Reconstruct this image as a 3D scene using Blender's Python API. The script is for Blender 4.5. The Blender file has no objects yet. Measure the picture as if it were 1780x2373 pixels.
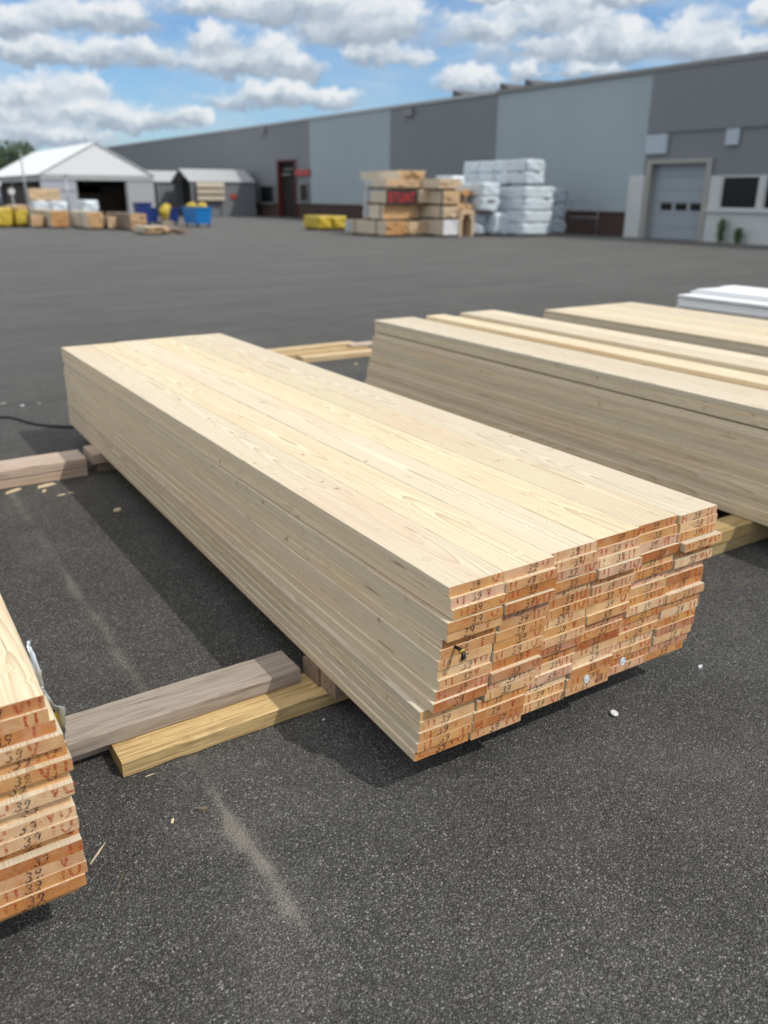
import bpy, math, random
from mathutils import Vector, Matrix
R = math.radians
SC = bpy.context.scene
COL = SC.collection
rng = random.Random(7)

# ------------------------------------------------------------------ camera
cam_d = bpy.data.cameras.new('camera')
cam = bpy.data.objects.new('camera', cam_d)
COL.objects.link(cam)
cr = Vector((0.83918, -0.54383, 0.00545)); cu = Vector((0.19056, 0.30342, 0.93361)); cf = Vector((0.50938, 0.78242, -0.35825))
cam.matrix_world = Matrix(((cr.x, cu.x, -cf.x, 0), (cr.y, cu.y, -cf.y, 0), (cr.z, cu.z, -cf.z, 1.70), (0, 0, 0, 1)))
cam_d.sensor_fit = 'VERTICAL'
cam_d.sensor_height = 36.0
cam_d.lens = 36.0 * 1924.4 / 2373.0
cam_d.clip_start = 0.05
cam_d.clip_end = 3000
cam_d.dof.use_dof = True
cam_d.dof.focus_distance = 2.42
cam_d.dof.aperture_fstop = 2.05
SC.camera = cam

# ------------------------------------------------------------------ node helper
class NT:
    def __init__(s, tree):
        s.t = tree
    def n(s, typ, **kw):
        nd = s.t.nodes.new(typ)
        for k, v in kw.items():
            setattr(nd, k, v)
        return nd
    def put(s, sock, v):
        if isinstance(v, bpy.types.NodeSocket):
            s.t.links.new(v, sock)
        elif v is not None:
            if sock.type == 'RGBA' and not isinstance(v, (int, float)) and len(v) == 3:
                v = (*v, 1)
            sock.default_value = v
    def m(s, op, a, b=None, c=None, clamp=False):
        nd = s.n('ShaderNodeMath', operation=op, use_clamp=clamp)
        for i, v in enumerate((a, b, c)):
            s.put(nd.inputs[i], v)
        return nd.outputs[0]
    def vm(s, op, a, b=None):
        nd = s.n('ShaderNodeVectorMath', operation=op)
        s.put(nd.inputs[0], a)
        if op == 'SCALE':
            s.put(nd.inputs['Scale'], b)
        elif b is not None:
            s.put(nd.inputs[1], b)
        return nd.outputs['Value'] if op in ('LENGTH', 'DISTANCE', 'DOT_PRODUCT') else nd.outputs[0]
    def mix(s, f, a, b, blend='MIX', clamp=False):
        nd = s.n('ShaderNodeMix', data_type='RGBA', blend_type=blend)
        nd.clamp_result = clamp
        s.put(nd.inputs[0], f); s.put(nd.inputs[6], a); s.put(nd.inputs[7], b)
        return nd.outputs[2]
    def mapr(s, v, a, b, c=0., d=1., smooth=True):
        nd = s.n('ShaderNodeMapRange', interpolation_type='SMOOTHSTEP' if smooth else 'LINEAR')
        for i, q in enumerate((v, a, b, c, d)):
            s.put(nd.inputs[i], q)
        return nd.outputs[0]
    def noise(s, vec, scale, detail=2., rough=.5, dist=0., out='Fac'):
        nd = s.n('ShaderNodeTexNoise')
        s.put(nd.inputs['Vector'], vec)
        nd.inputs['Scale'].default_value = scale; nd.inputs['Detail'].default_value = detail
        nd.inputs['Roughness'].default_value = rough; nd.inputs['Distortion'].default_value = dist
        return nd.outputs[out]
    def voro(s, vec, scale, feature='F1', out='Distance', rand=1.):
        nd = s.n('ShaderNodeTexVoronoi', feature=feature)
        s.put(nd.inputs['Vector'], vec)
        nd.inputs['Scale'].default_value = scale
        nd.inputs['Randomness'].default_value = rand
        return nd.outputs[out]
    def ramp(s, f, stops, interp='LINEAR'):
        nd = s.n('ShaderNodeValToRGB')
        nd.color_ramp.interpolation = interp
        e = nd.color_ramp.elements
        while len(e) < len(stops):
            e.new(0.5)
        for i, (p, c) in enumerate(stops):
            e[i].position = p; e[i].color = (*c, 1) if len(c) == 3 else c
        s.put(nd.inputs[0], f)
        return nd.outputs[0]
    def xyz(s, v):
        nd = s.n('ShaderNodeSeparateXYZ'); s.put(nd.inputs[0], v)
        return nd.outputs
    def comb(s, x, y, z):
        nd = s.n('ShaderNodeCombineXYZ')
        for i, v in enumerate((x, y, z)):
            s.put(nd.inputs[i], v)
        return nd.outputs[0]
    def bump(s, h, strength=.3, dist=.01):
        nd = s.n('ShaderNodeBump')
        nd.inputs['Strength'].default_value = strength; nd.inputs['Distance'].default_value = dist
        s.put(nd.inputs['Height'], h)
        return nd.outputs[0]

# ------------------------------------------------------------------ world: sky with cumulus
SUN = Vector((0.43, -0.70, 1.0)).normalized()
SUN_EL = math.asin(SUN.z); SUN_AZ = math.atan2(SUN.x, SUN.y)
W = bpy.data.worlds.new('World'); SC.world = W
W.use_nodes = True
W.cycles.sampling_method = 'MANUAL'; W.cycles.sample_map_resolution = 512
wt = W.node_tree; wt.nodes.clear()
N = NT(wt)
sky = N.n('ShaderNodeTexSky', sky_type='NISHITA', sun_disc=False)
sky.sun_elevation = SUN_EL; sky.sun_rotation = SUN_AZ
sky.air_density = 1.0; sky.dust_density = 0.6; sky.ozone_density = 1.6
tc = N.n('ShaderNodeTexCoord')
gx, gy, gz = N.xyz(tc.outputs['Generated'])
u_ = N.m('MULTIPLY', N.m('ARCTAN2', gx, gy), 180 / math.pi)
v_ = N.m('MULTIPLY', N.m('ARCSINE', gz), 180 / math.pi)
uv0 = N.comb(u_, v_, 0.)
wn = N.noise(uv0, .5, 3., .6, 0., 'Color')
wv = N.vm('MULTIPLY', N.vm('SUBTRACT', wn, (.5, .5, .5)), (2.6, 1.5, 0.))
wn2 = N.noise(uv0, 2.0, 3., .55, 0., 'Color')
wv2 = N.vm('MULTIPLY', N.vm('SUBTRACT', wn2, (.5, .5, .5)), (.8, .6, 0.))
uv = N.vm('ADD', uv0, N.vm('ADD', wv, wv2))
CL = [(14.28, 9.17, 1.92, 0.74), (16.96, 9.21, 1.77, 0.75), (11.83, 8.46, 1.37, 0.68), (13.26, 7.16, 2.97, 0.73), (16.09, 7.23, 2.39, 1.01), (18.88, 7.34, 1.2, 0.6), (22.05, 9.78, 1.77, 0.58), (25.06, 9.94, 3.47, 0.64), (28.82, 10.2, 2.8, 0.7), (22.75, 8.14, 1.52, 0.72), (23.93, 7.07, 2.96, 0.68), (25.92, 7.55, 1.55, 0.86), (27.45, 6.83, 1.86, 0.81), (25.82, 5.28, 3.17, 0.64), (29.28, 5.2, 2.18, 0.58), (31.76, 9.11, 2.83, 1.08), (33.04, 7.58, 3.0, 0.7), (14.19, 5.4, 1.71, 0.55), (11.46, 4.99, 2.56, 0.72), (13.77, 4.09, 4.69, 0.68), (17.46, 3.82, 3.46, 0.57), (21.08, 4.15, 0.99, 0.45), (11.3, 2.96, 3.65, 0.56), (33.77, 9.24, 1.84, 1.31), (39.27, 8.91, 3.33, 0.78), (42.97, 9.45, 2.58, 0.88), (46.79, 10.4, 3.38, 0.4), (41.25, 10.7, 3.53, 0.35), (44.61, 7.85, 3.24, 0.66), (46.32, 8.29, 1.54, 0.77), (41.78, 6.8, 1.26, 0.56), (38.41, 6.2, 1.86, 0.63), (45.39, 6.8, 2.04, 0.43), (51.81, 8.27, 1.89, 1.04), (50.45, 7.92, 1.67, 0.7), (53.16, 7.58, 3.08, 0.7), (54.76, 9.15, 0.9, 0.61)]
dens = None; tsum = None; wsum = None
rcl = random.Random(12)
for (a, e, ra, re) in CL:
    kq = rcl.uniform(.75, 1.3); ra *= kq; re *= kq
    q = N.vm('MULTIPLY', N.vm('SUBTRACT', uv, (a, e, 0)), (1 / (ra * 1.7), 1 / (re * 2.25), 0.))
    sx, sy, sz = N.xyz(q)
    flat = N.m('MULTIPLY', N.m('MINIMUM', sy, 0.), 1.0)       # a flatter base than top
    q2 = N.comb(sx, N.m('ADD', sy, flat), 0.)
    d = N.m('SUBTRACT', 1., N.vm('LENGTH', q2), clamp=True)
    dens = d if dens is None else N.m('MAXIMUM', dens, d)
    w2 = N.m('MULTIPLY', d, d)
    tw = N.m('MULTIPLY', w2, sy)
    tsum = tw if tsum is None else N.m('ADD', tsum, tw)
    wsum = w2 if wsum is None else N.m('ADD', wsum, w2)
tloc = N.m('DIVIDE', tsum, N.m('ADD', wsum, .0005))
fine = N.noise(N.vm('MULTIPLY', uv, (.8, 1.3, 0.)), .8, 4., .52)
wisp = N.m('MULTIPLY', N.m('SUBTRACT', N.noise(N.vm('MULTIPLY', uv, (.7, 1.6, 0.)), 1.3, 6., .65), .5), .5)
brk = N.m('MULTIPLY', N.m('SUBTRACT', N.noise(N.vm('MULTIPLY', uv0, (1., 2., 0.)), .3, 2.), .5), 1.1)
alo = N.mapr(N.m('ADD', N.m('ADD', dens, N.m('MULTIPLY', brk, N.mapr(dens, 0., .3))), N.m('ADD', wisp, N.m('MULTIPLY', N.m('SUBTRACT', fine, .5), .5))), .06, .52)
# higher up: a field of clouds on a plane
# the same kind of cloud bank carries on all round the horizon
oc_ = N.vm('MULTIPLY', uv, (.16, .62, 0.))
on1 = N.noise(oc_, 1., 3., .5)
on2 = N.noise(N.vm('ADD', oc_, (0., .3, 0.)), 1., 3., .5)
side = N.m('MAXIMUM', N.mapr(u_, 58., 66.), N.mapr(u_, 4., 10., 1., 0.))
alo = N.m('ADD', N.m('MULTIPLY', alo, N.m('SUBTRACT', 1., side)), N.m('MULTIPLY', N.mapr(on1, .43, .53), side))
tloc = N.m('ADD', N.m('MULTIPLY', tloc, N.m('SUBTRACT', 1., side)), N.m('MULTIPLY', N.m('MULTIPLY', N.m('SUBTRACT', on1, on2), 5.), side))
pz = N.m('ADD', N.m('MAXIMUM', gz, 0.), .06)
pv = N.comb(N.m('DIVIDE', gx, pz), N.m('DIVIDE', gy, pz), 0.)
fn = N.noise(pv, .9, 7., .58)
ahi = N.mapr(fn, .40, .54)
hib = N.mapr(v_, 10.8, 15.)
alpha = N.m('ADD', N.m('MULTIPLY', alo, N.m('SUBTRACT', 1., hib)), N.m('MULTIPLY', ahi, hib))
tl = N.m('ADD', N.m('MULTIPLY', tloc, 1.6), N.m('MULTIPLY', N.m('SUBTRACT', fine, .5), 1.7))
shade_lo = N.ramp(N.mapr(tl, -.75, .75, smooth=False), [(0, (.33, .41, .52)), (.32, (.44, .52, .62)), (.58, (.62, .70, .78)), (.82, (.84, .90, .95)), (1, (.98, 1.0, 1.02))])
shade_hi = N.ramp(N.mapr(fn, .5, .75), [(0, (1.5, 1.5, 1.48)), (.5, (1.4, 1.4, 1.4)), (1, (1.05, 1.08, 1.12))])  # unseen overhead clouds made brighter than the low ones to fill the shade
ccol = N.mix(hib, shade_lo, shade_hi)
cloud = N.vm('SCALE', ccol, 7.6)
# clear sky: tint of the blue seen between the clouds, thin veil low down
skyc = N.mix(1., sky.outputs[0], (.68, .89, 1.13, 1), 'MULTIPLY')
veil = N.m('MULTIPLY', N.mapr(N.noise(N.vm('MULTIPLY', uv0, (.12, .5, 0)), 1.2, 5., .6), .35, .7), .55)
skyv = N.mix(veil, skyc, (4.6, 5.6, 6.6, 1))
outc = N.mix(N.m('MULTIPLY', alpha, .96), skyv, cloud)
bg = N.n('ShaderNodeBackground'); bg.inputs['Strength'].default_value = .1
N.put(bg.inputs['Color'], outc)
wo = N.n('ShaderNodeOutputWorld'); wt.links.new(bg.outputs[0], wo.inputs[0])

# ------------------------------------------------------------------ sun, exposure
sl = bpy.data.lights.new('sun', 'SUN'); sl.energy = 2.25; sl.angle = R(.55); sl.color = (1., .97, .925)
so = bpy.data.objects.new('sun', sl); COL.objects.link(so)
so.rotation_euler = SUN.to_track_quat('Z', 'Y').to_euler(); so.location = (8, -12, 20)
SC.view_settings.view_transform = 'Standard'; SC.view_settings.look = 'None'
SC.view_settings.gamma = 1.; SC.view_settings.use_curve_mapping = False
SC.view_settings.exposure = 0.2

# ------------------------------------------------------------------ object helpers
def link(name, me, parent=None, loc=None):
    o = bpy.data.objects.new(name, me); COL.objects.link(o)
    if parent is not None: o.parent = parent
    if loc is not None: o.location = loc
    return o
def tag(o, label, cat, group=None):
    o['label'] = label; o['category'] = cat
    if group: o['group'] = group
    return o
def thing(name, label, cat, loc=(0, 0, 0), group=None, rotz=0.):
    o = link(name, None, None, loc); o.rotation_euler = (0, 0, rotz); o.empty_display_size = .1
    return tag(o, label, cat, group)
def struct(o):
    o['kind'] = 'structure'; return o

class MB:
    def __init__(s):
        s.v = []; s.f = []; s.mi = []; s.sm = []
    def face(s, idx, mi=0, sm=False):
        s.f.append(tuple(idx)); s.mi.append(mi); s.sm.append(sm)
    def poly(s, pts, mi=0):
        b = len(s.v); s.v += [tuple(p) for p in pts]; s.face(range(b, b + len(pts)), mi)
    def box(s, x0, x1, y0, y1, z0, z1, mi=0, ch=0.):
        if ch <= 0:
            b = len(s.v)
            s.v += [(x0, y0, z0), (x1, y0, z0), (x1, y1, z0), (x0, y1, z0), (x0, y0, z1), (x1, y0, z1), (x1, y1, z1), (x0, y1, z1)]
            for q in ((0, 3, 2, 1), (4, 5, 6, 7), (0, 1, 5, 4), (1, 2, 6, 5), (2, 3, 7, 6), (3, 0, 4, 7)):
                s.face([b + i for i in q], mi)
        else:
            import bmesh
            bm = bmesh.new(); bmesh.ops.create_cube(bm, size=1)
            for v in bm.verts:
                v.co = Vector(((x0 + x1) / 2 + v.co.x * (x1 - x0), (y0 + y1) / 2 + v.co.y * (y1 - y0), (z0 + z1) / 2 + v.co.z * (z1 - z0)))
            bmesh.ops.bevel(bm, geom=bm.edges[:], offset=ch, segments=2, affect='EDGES')
            s.bm(bm, mi); bm.free()
    def bm(s, bm, mi=0, sm=False):
        b = len(s.v); bm.verts.index_update()
        s.v += [tuple(v.co) for v in bm.verts]
        for f in bm.faces: s.face([b + v.index for v in f.verts], mi, sm)
    def tube(s, pts, rad, n=8, mi=0, cap=True):
        pts = [Vector(p) for p in pts]; b = len(s.v); m = len(pts)
        rr = rad if isinstance(rad, (list, tuple)) else [rad] * m
        for i, p in enumerate(pts):
            t = (pts[min(i + 1, m - 1)] - pts[max(i - 1, 0)]).normalized()
            a = t.orthogonal().normalized() if abs(t.z) > .9 else t.cross(Vector((0, 0, 1))).normalized()
            c = t.cross(a)
            for k in range(n):
                th = 2 * math.pi * k / n
                s.v.append(tuple(p + a * math.cos(th) * rr[i] + c * math.sin(th) * rr[i]))
        for i in range(m - 1):
            for k in range(n):
                s.face((b + i * n + k, b + i * n + (k + 1) % n, b + (i + 1) * n + (k + 1) % n, b + (i + 1) * n + k), mi, True)
        if cap:
            s.face([b + k for k in range(n)][::-1], mi); s.face([b + (m - 1) * n + k for k in range(n)], mi)
    def mesh(s, name, mats):
        me = bpy.data.meshes.new(name); me.from_pydata(s.v, [], s.f)
        for m in (mats if isinstance(mats, (list, tuple)) else [mats]): me.materials.append(m)
        me.polygons.foreach_set('material_index', s.mi); me.polygons.foreach_set('use_smooth', s.sm)
        me.update(); return me
    def obj(s, name, mats, parent=None, loc=None):
        return link(name, s.mesh(name, mats), parent, loc)

# ------------------------------------------------------------------ materials
def newmat(name):
    m = bpy.data.materials.new(name); m.use_nodes = True
    t = m.node_tree; b = t.nodes['Principled BSDF']
    return m, NT(t), b
def plain(name, col, rough=.7, var=.12, scale=3., metal=0., bump=0., bscale=60.):
    m, n, b = newmat(name)
    c = n.n('ShaderNodeTexCoord').outputs['Object']
    f = n.noise(c, scale, 5., .6)
    n.put(b.inputs['Base Color'], n.mix(f, tuple(x * (1 - var) for x in col), tuple(min(1, x * (1 + var)) for x in col)))
    b.inputs['Roughness'].default_value = rough; b.inputs['Metallic'].default_value = metal
    if bump:
        n.put(b.inputs['Normal'], n.bump(n.noise(c, bscale, 3.), bump, .01))
    return m

def wood(name, early, late, ringk=.5, patch=(.66, .43, .25), patchk=.5, grey=0., knots=1., spacing=.0045, bump=.12, tone=.2, axis='y', rough_=0.):
    """sawn softwood: growth rings round a pith beside the board, knots, streaks"""
    m, n, b = newmat(name)
    oc = n.n('ShaderNodeTexCoord').outputs['Object']
    oi = n.n('ShaderNodeObjectInfo'); rnd = oi.outputs['Random']
    if axis == 'x':
        a, bb, c = n.xyz(oc); oc = n.comb(bb, a, c)
    off = n.vm('SCALE', n.comb(rnd, n.m('FRACT', n.m('MULTIPLY', rnd, 17.31)), n.m('FRACT', n.m('MULTIPLY', rnd, 91.7))), 40.)
    r2 = n.m('FRACT', n.m('MULTIPLY', rnd, 53.17))
    x, y, z = n.xyz(oc)
    w = n.noise(n.vm('ADD', n.vm('MULTIPLY', oc, (1.5, .33, 1.5)), off), 1.0, 2., .45, 0., 'Color')
    w = n.vm('SCALE', n.vm('SUBTRACT', w, (.5, .5, .5)), .13)
    wx, wy, wz = n.xyz(w)
    kv = n.vm('ADD', oc, off)
    kd = n.voro(kv, 11.0)
    kc = n.xyz(n.voro(kv, 11.0, out='Color'))
    krad = n.mapr(kc[0], 0., 1., .02, .10 * max(knots, .01), smooth=False)
    swirl = n.m('MULTIPLY', n.mapr(kd, .0, .32, 1., 0.), .018 * (1 if knots else 0))
    px = n.m('MULTIPLY', n.m('SUBTRACT', rnd, .5), .16)
    pz = n.m('SUBTRACT', n.m('MULTIPLY', r2, -.10), .022)
    dx = n.m('ADD', n.m('SUBTRACT', x, px), wx); dz = n.m('ADD', n.m('SUBTRACT', z, pz), wz)
    rr = n.m('ADD', n.m('SQRT', n.m('ADD', n.m('MULTIPLY', dx, dx), n.m('MULTIPLY', dz, dz))), swirl)
    jit = n.noise(n.comb(n.m('MULTIPLY', rr, 60.), off, 0.), 1., 2.)
    ph = n.m('ADD', n.m('MULTIPLY', rr, 1. / spacing), n.m('MULTIPLY', jit, 2.2))
    saw = n.m('FRACT', ph)
    ring = n.m('POWER', saw, 3.2)
    streak = n.noise(n.vm('ADD', n.vm('MULTIPLY', oc, (140., 2.2, 140.)), off), 1., 4., .6)
    broad = n.noise(n.vm('ADD', n.vm('MULTIPLY', oc, (9., .7, 9.)), off), 1., 4., .55)
    col = n.mix(n.m('MULTIPLY', ring, ringk), early, late)
    col = n.mix(n.m('MULTIPLY', n.mapr(broad, .5, .72), patchk), col, patch)
    col = n.mix(n.m('MULTIPLY', n.mapr(streak, .38, .75), .28), col, late)
    # a few dark resin streaks
    rs = n.noise(n.vm('ADD', n.vm('MULTIPLY', oc, (95., 5.0, 95.)), off), 1., 1.)
    col = n.mix(n.m('MULTIPLY', n.mapr(rs, .71, .78), .6), col, (.20, .11, .055, 1))
    if knots:
        ke = n.m('DIVIDE', kd, krad)
        kn = n.noise(n.vm('ADD', oc, off), 180., 2.)
        ke = n.m('ADD', ke, n.m('MULTIPLY', n.m('SUBTRACT', kn, .5), .4))
        kcol = n.ramp(ke, [(0, (.34, .20, .10)), (.5, (.46, .29, .15)), (.8, (.20, .11, .06)), (1, (.42, .28, .16))])
        col = n.mix(n.m('MULTIPLY', n.mapr(ke, .85, 1.12, 1., 0.), n.mapr(kc[1], .25, .6, 0., .95)), col, kcol)
        halo = n.m('MULTIPLY', n.mapr(n.m('DIVIDE', kd, krad), 1., 2.6, 1., 0.), .22)
        col = n.mix(halo, col, late)
    hs = n.n('ShaderNodeHueSaturation'); n.put(hs.inputs['Color'], col)
    n.put(hs.inputs['Value'], n.m('ADD', 1. - tone / 2, n.m('MULTIPLY', n.m('FRACT', n.m('MULTIPLY', rnd, 7.77)), tone)))
    n.put(hs.inputs['Saturation'], n.m('ADD', .82, n.m('MULTIPLY', n.m('FRACT', n.m('MULTIPLY', rnd, 31.3)), .22)))
    col = hs.outputs[0]
    if rough_:
        sp = n.noise(n.vm('ADD', n.vm('MULTIPLY', oc, (70., 2.6, 70.)), off), 1., 5., .65)
        col = n.mix(n.m('MULTIPLY', n.mapr(sp, .47, .66), rough_), col, n.mix(1., col, (.42, .34, .27, 1), 'MULTIPLY'))
        ck = n.noise(n.vm('ADD', n.vm('MULTIPLY', oc, (110., 1.8, 110.)), off), 1., 2., .5)
        col = n.mix(n.m('MULTIPLY', n.mapr(ck, .68, .74), rough_), col, (.055, .042, .03, 1))
        streak = n.m('ADD', streak, n.m('MULTIPLY', sp, 2.))
    if grey:
        g = n.noise(n.vm('ADD', n.vm('MULTIPLY', oc, (8., 1.6, 8.)), off), 1., 5., .6)
        col = n.mix(n.m('MULTIPLY', n.mapr(g, .3, .65), grey), col, (.30, .25, .19, 1))
        sc = n.noise(n.vm('ADD', n.vm('MULTIPLY', oc, (30., 6., 30.)), off), 1., 5., .7)
        col = n.mix(n.m('MULTIPLY', n.mapr(sc, .58, .72), .5), col, (.10, .085, .075, 1))
    n.put(b.inputs['Base Color'], col)
    b.inputs['Roughness'].default_value = .72
    n.put(b.inputs['Normal'], n.bump(n.m('ADD', streak, n.m('MULTIPLY', ring, .4)), bump, .002))
    return m
def endgrain(name, stops, ringk=1., spacing=.0062, redk=.6):
    """sawn board ends: strong rings, red dye that has soaked into the wood"""
    m, n, b = newmat(name)
    oc = n.n('ShaderNodeTexCoord').outputs['Object']
    oi = n.n('ShaderNodeObjectInfo'); rnd = oi.outputs['Random']
    r2 = n.m('FRACT', n.m('MULTIPLY', rnd, 53.17))
    off = n.vm('SCALE', n.comb(rnd, n.m('FRACT', n.m('MULTIPLY', rnd, 17.31)), n.m('FRACT', n.m('MULTIPLY', rnd, 91.7))), 40.)
    x, y, z = n.xyz(oc)
    w = n.noise(n.vm('ADD', n.vm('MULTIPLY', oc, (1.5, .33, 1.5)), off), 1.0, 2., .45, 0., 'Color')
    w = n.vm('SCALE', n.vm('SUBTRACT', w, (.5, .5, .5)), .13)
    wx, wy, wz = n.xyz(w)
    px = n.m('MULTIPLY', n.m('SUBTRACT', rnd, .5), .16)
    pz = n.m('SUBTRACT', n.m('MULTIPLY', r2, -.10), .022)
    dx = n.m('ADD', n.m('SUBTRACT', x, px), wx); dz = n.m('ADD', n.m('SUBTRACT', z, pz), wz)
    rr = n.m('SQRT', n.m('ADD', n.m('MULTIPLY', dx, dx), n.m('MULTIPLY', dz, dz)))
    jit = n.noise(n.comb(n.m('MULTIPLY', rr, 60.), off, 0.), 1., 2.)
    saw = n.m('FRACT', n.m('ADD', n.m('MULTIPLY', rr, 1. / spacing), n.m('MULTIPLY', jit, 2.2)))
    ring = n.m('POWER', saw, 1.6)
    ringa = n.noise(n.vm('ADD', oc, off), 14., 2.)
    base = n.ramp(n.m('FRACT', n.m('MULTIPLY', rnd, 11.13)), stops)
    dark = n.mix(1., base, (.60, .38, .27, 1), 'MULTIPLY')
    col = n.mix(n.m('MULTIPLY', ring, n.m('MULTIPLY', n.mapr(ringa, .35, .65), ringk)), base, dark)
    blot = n.noise(n.vm('ADD', n.vm('MULTIPLY', oc, (26., 1., 40.)), off), 1., 4., .65)
    col = n.mix(n.m('MULTIPLY', n.mapr(blot, .52, .74), redk), col, (.48, .115, .03, 1))
    blot2 = n.noise(n.vm('ADD', n.vm('MULTIPLY', oc, (18., 1., 26.)), n.vm('SCALE', off, 1.7)), 1., 3., .6)
    col = n.mix(n.m('MULTIPLY', n.mapr(blot2, .5, .75), .3), col, (.66, .46, .36, 1))
    gr = n.noise(n.vm('ADD', n.vm('MULTIPLY', oc, (420., 1., 420.)), off), 1., 2.)
    col = n.mix(n.m('MULTIPLY', n.mapr(gr, .4, .75), .3), col, (.28, .13, .05, 1))
    n.put(b.inputs['Base Color'], col)
    b.inputs['Roughness'].default_value = .85
    n.put(b.inputs['Normal'], n.bump(n.m('ADD', gr, n.m('MULTIPLY', ring, .5)), .3, .002))
    return m
ORANGE = [(0, (.76, .47, .20)), (.12, (.50, .20, .045)), (.26, (.80, .56, .29)), (.38, (.60, .28, .075)), (.5, (.42, .14, .03)), (.6, (.70, .46, .30)), (.7, (.62, .30, .085)), (.82, (.82, .61, .36)), (.92, (.50, .19, .045)), (1, (.68, .38, .14))]
M_board = wood('planed_spruce', (.715, .612, .425, 1), (.40, .27, .135, 1), ringk=.75, patch=(.66, .49, .315, 1), patchk=.75)
M_end = endgrain('sawn_spruce_end', ORANGE)
M_grey = wood('weathered_beam', (.40, .325, .25, 1), (.21, .155, .115, 1), ringk=.7, rough_=.75, knots=1.5, grey=.55, patchk=.2, tone=.2, axis='x')
M_yel = wood('yellow_pine_beam', (.66, .48, .23, 1), (.42, .25, .085, 1), ringk=.7, patch=(.50, .31, .11, 1), patchk=.7, bump=1., rough_=.6, axis='x')
M_pale = wood('pale_beam', (.62, .48, .38, 1), (.48, .34, .25, 1), ringk=.4, rough_=.4, grey=.3, axis='x')
M_brown = wood('brown_beam', (.30, .215, .155, 1), (.19, .125, .085, 1), ringk=.5, rough_=.6, grey=.3, axis='x')
M_green = wood('treated_beam', (.40, .29, .12, 1), (.27, .175, .06, 1), ringk=.55, rough_=.4, patchk=.3, axis='x')

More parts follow.
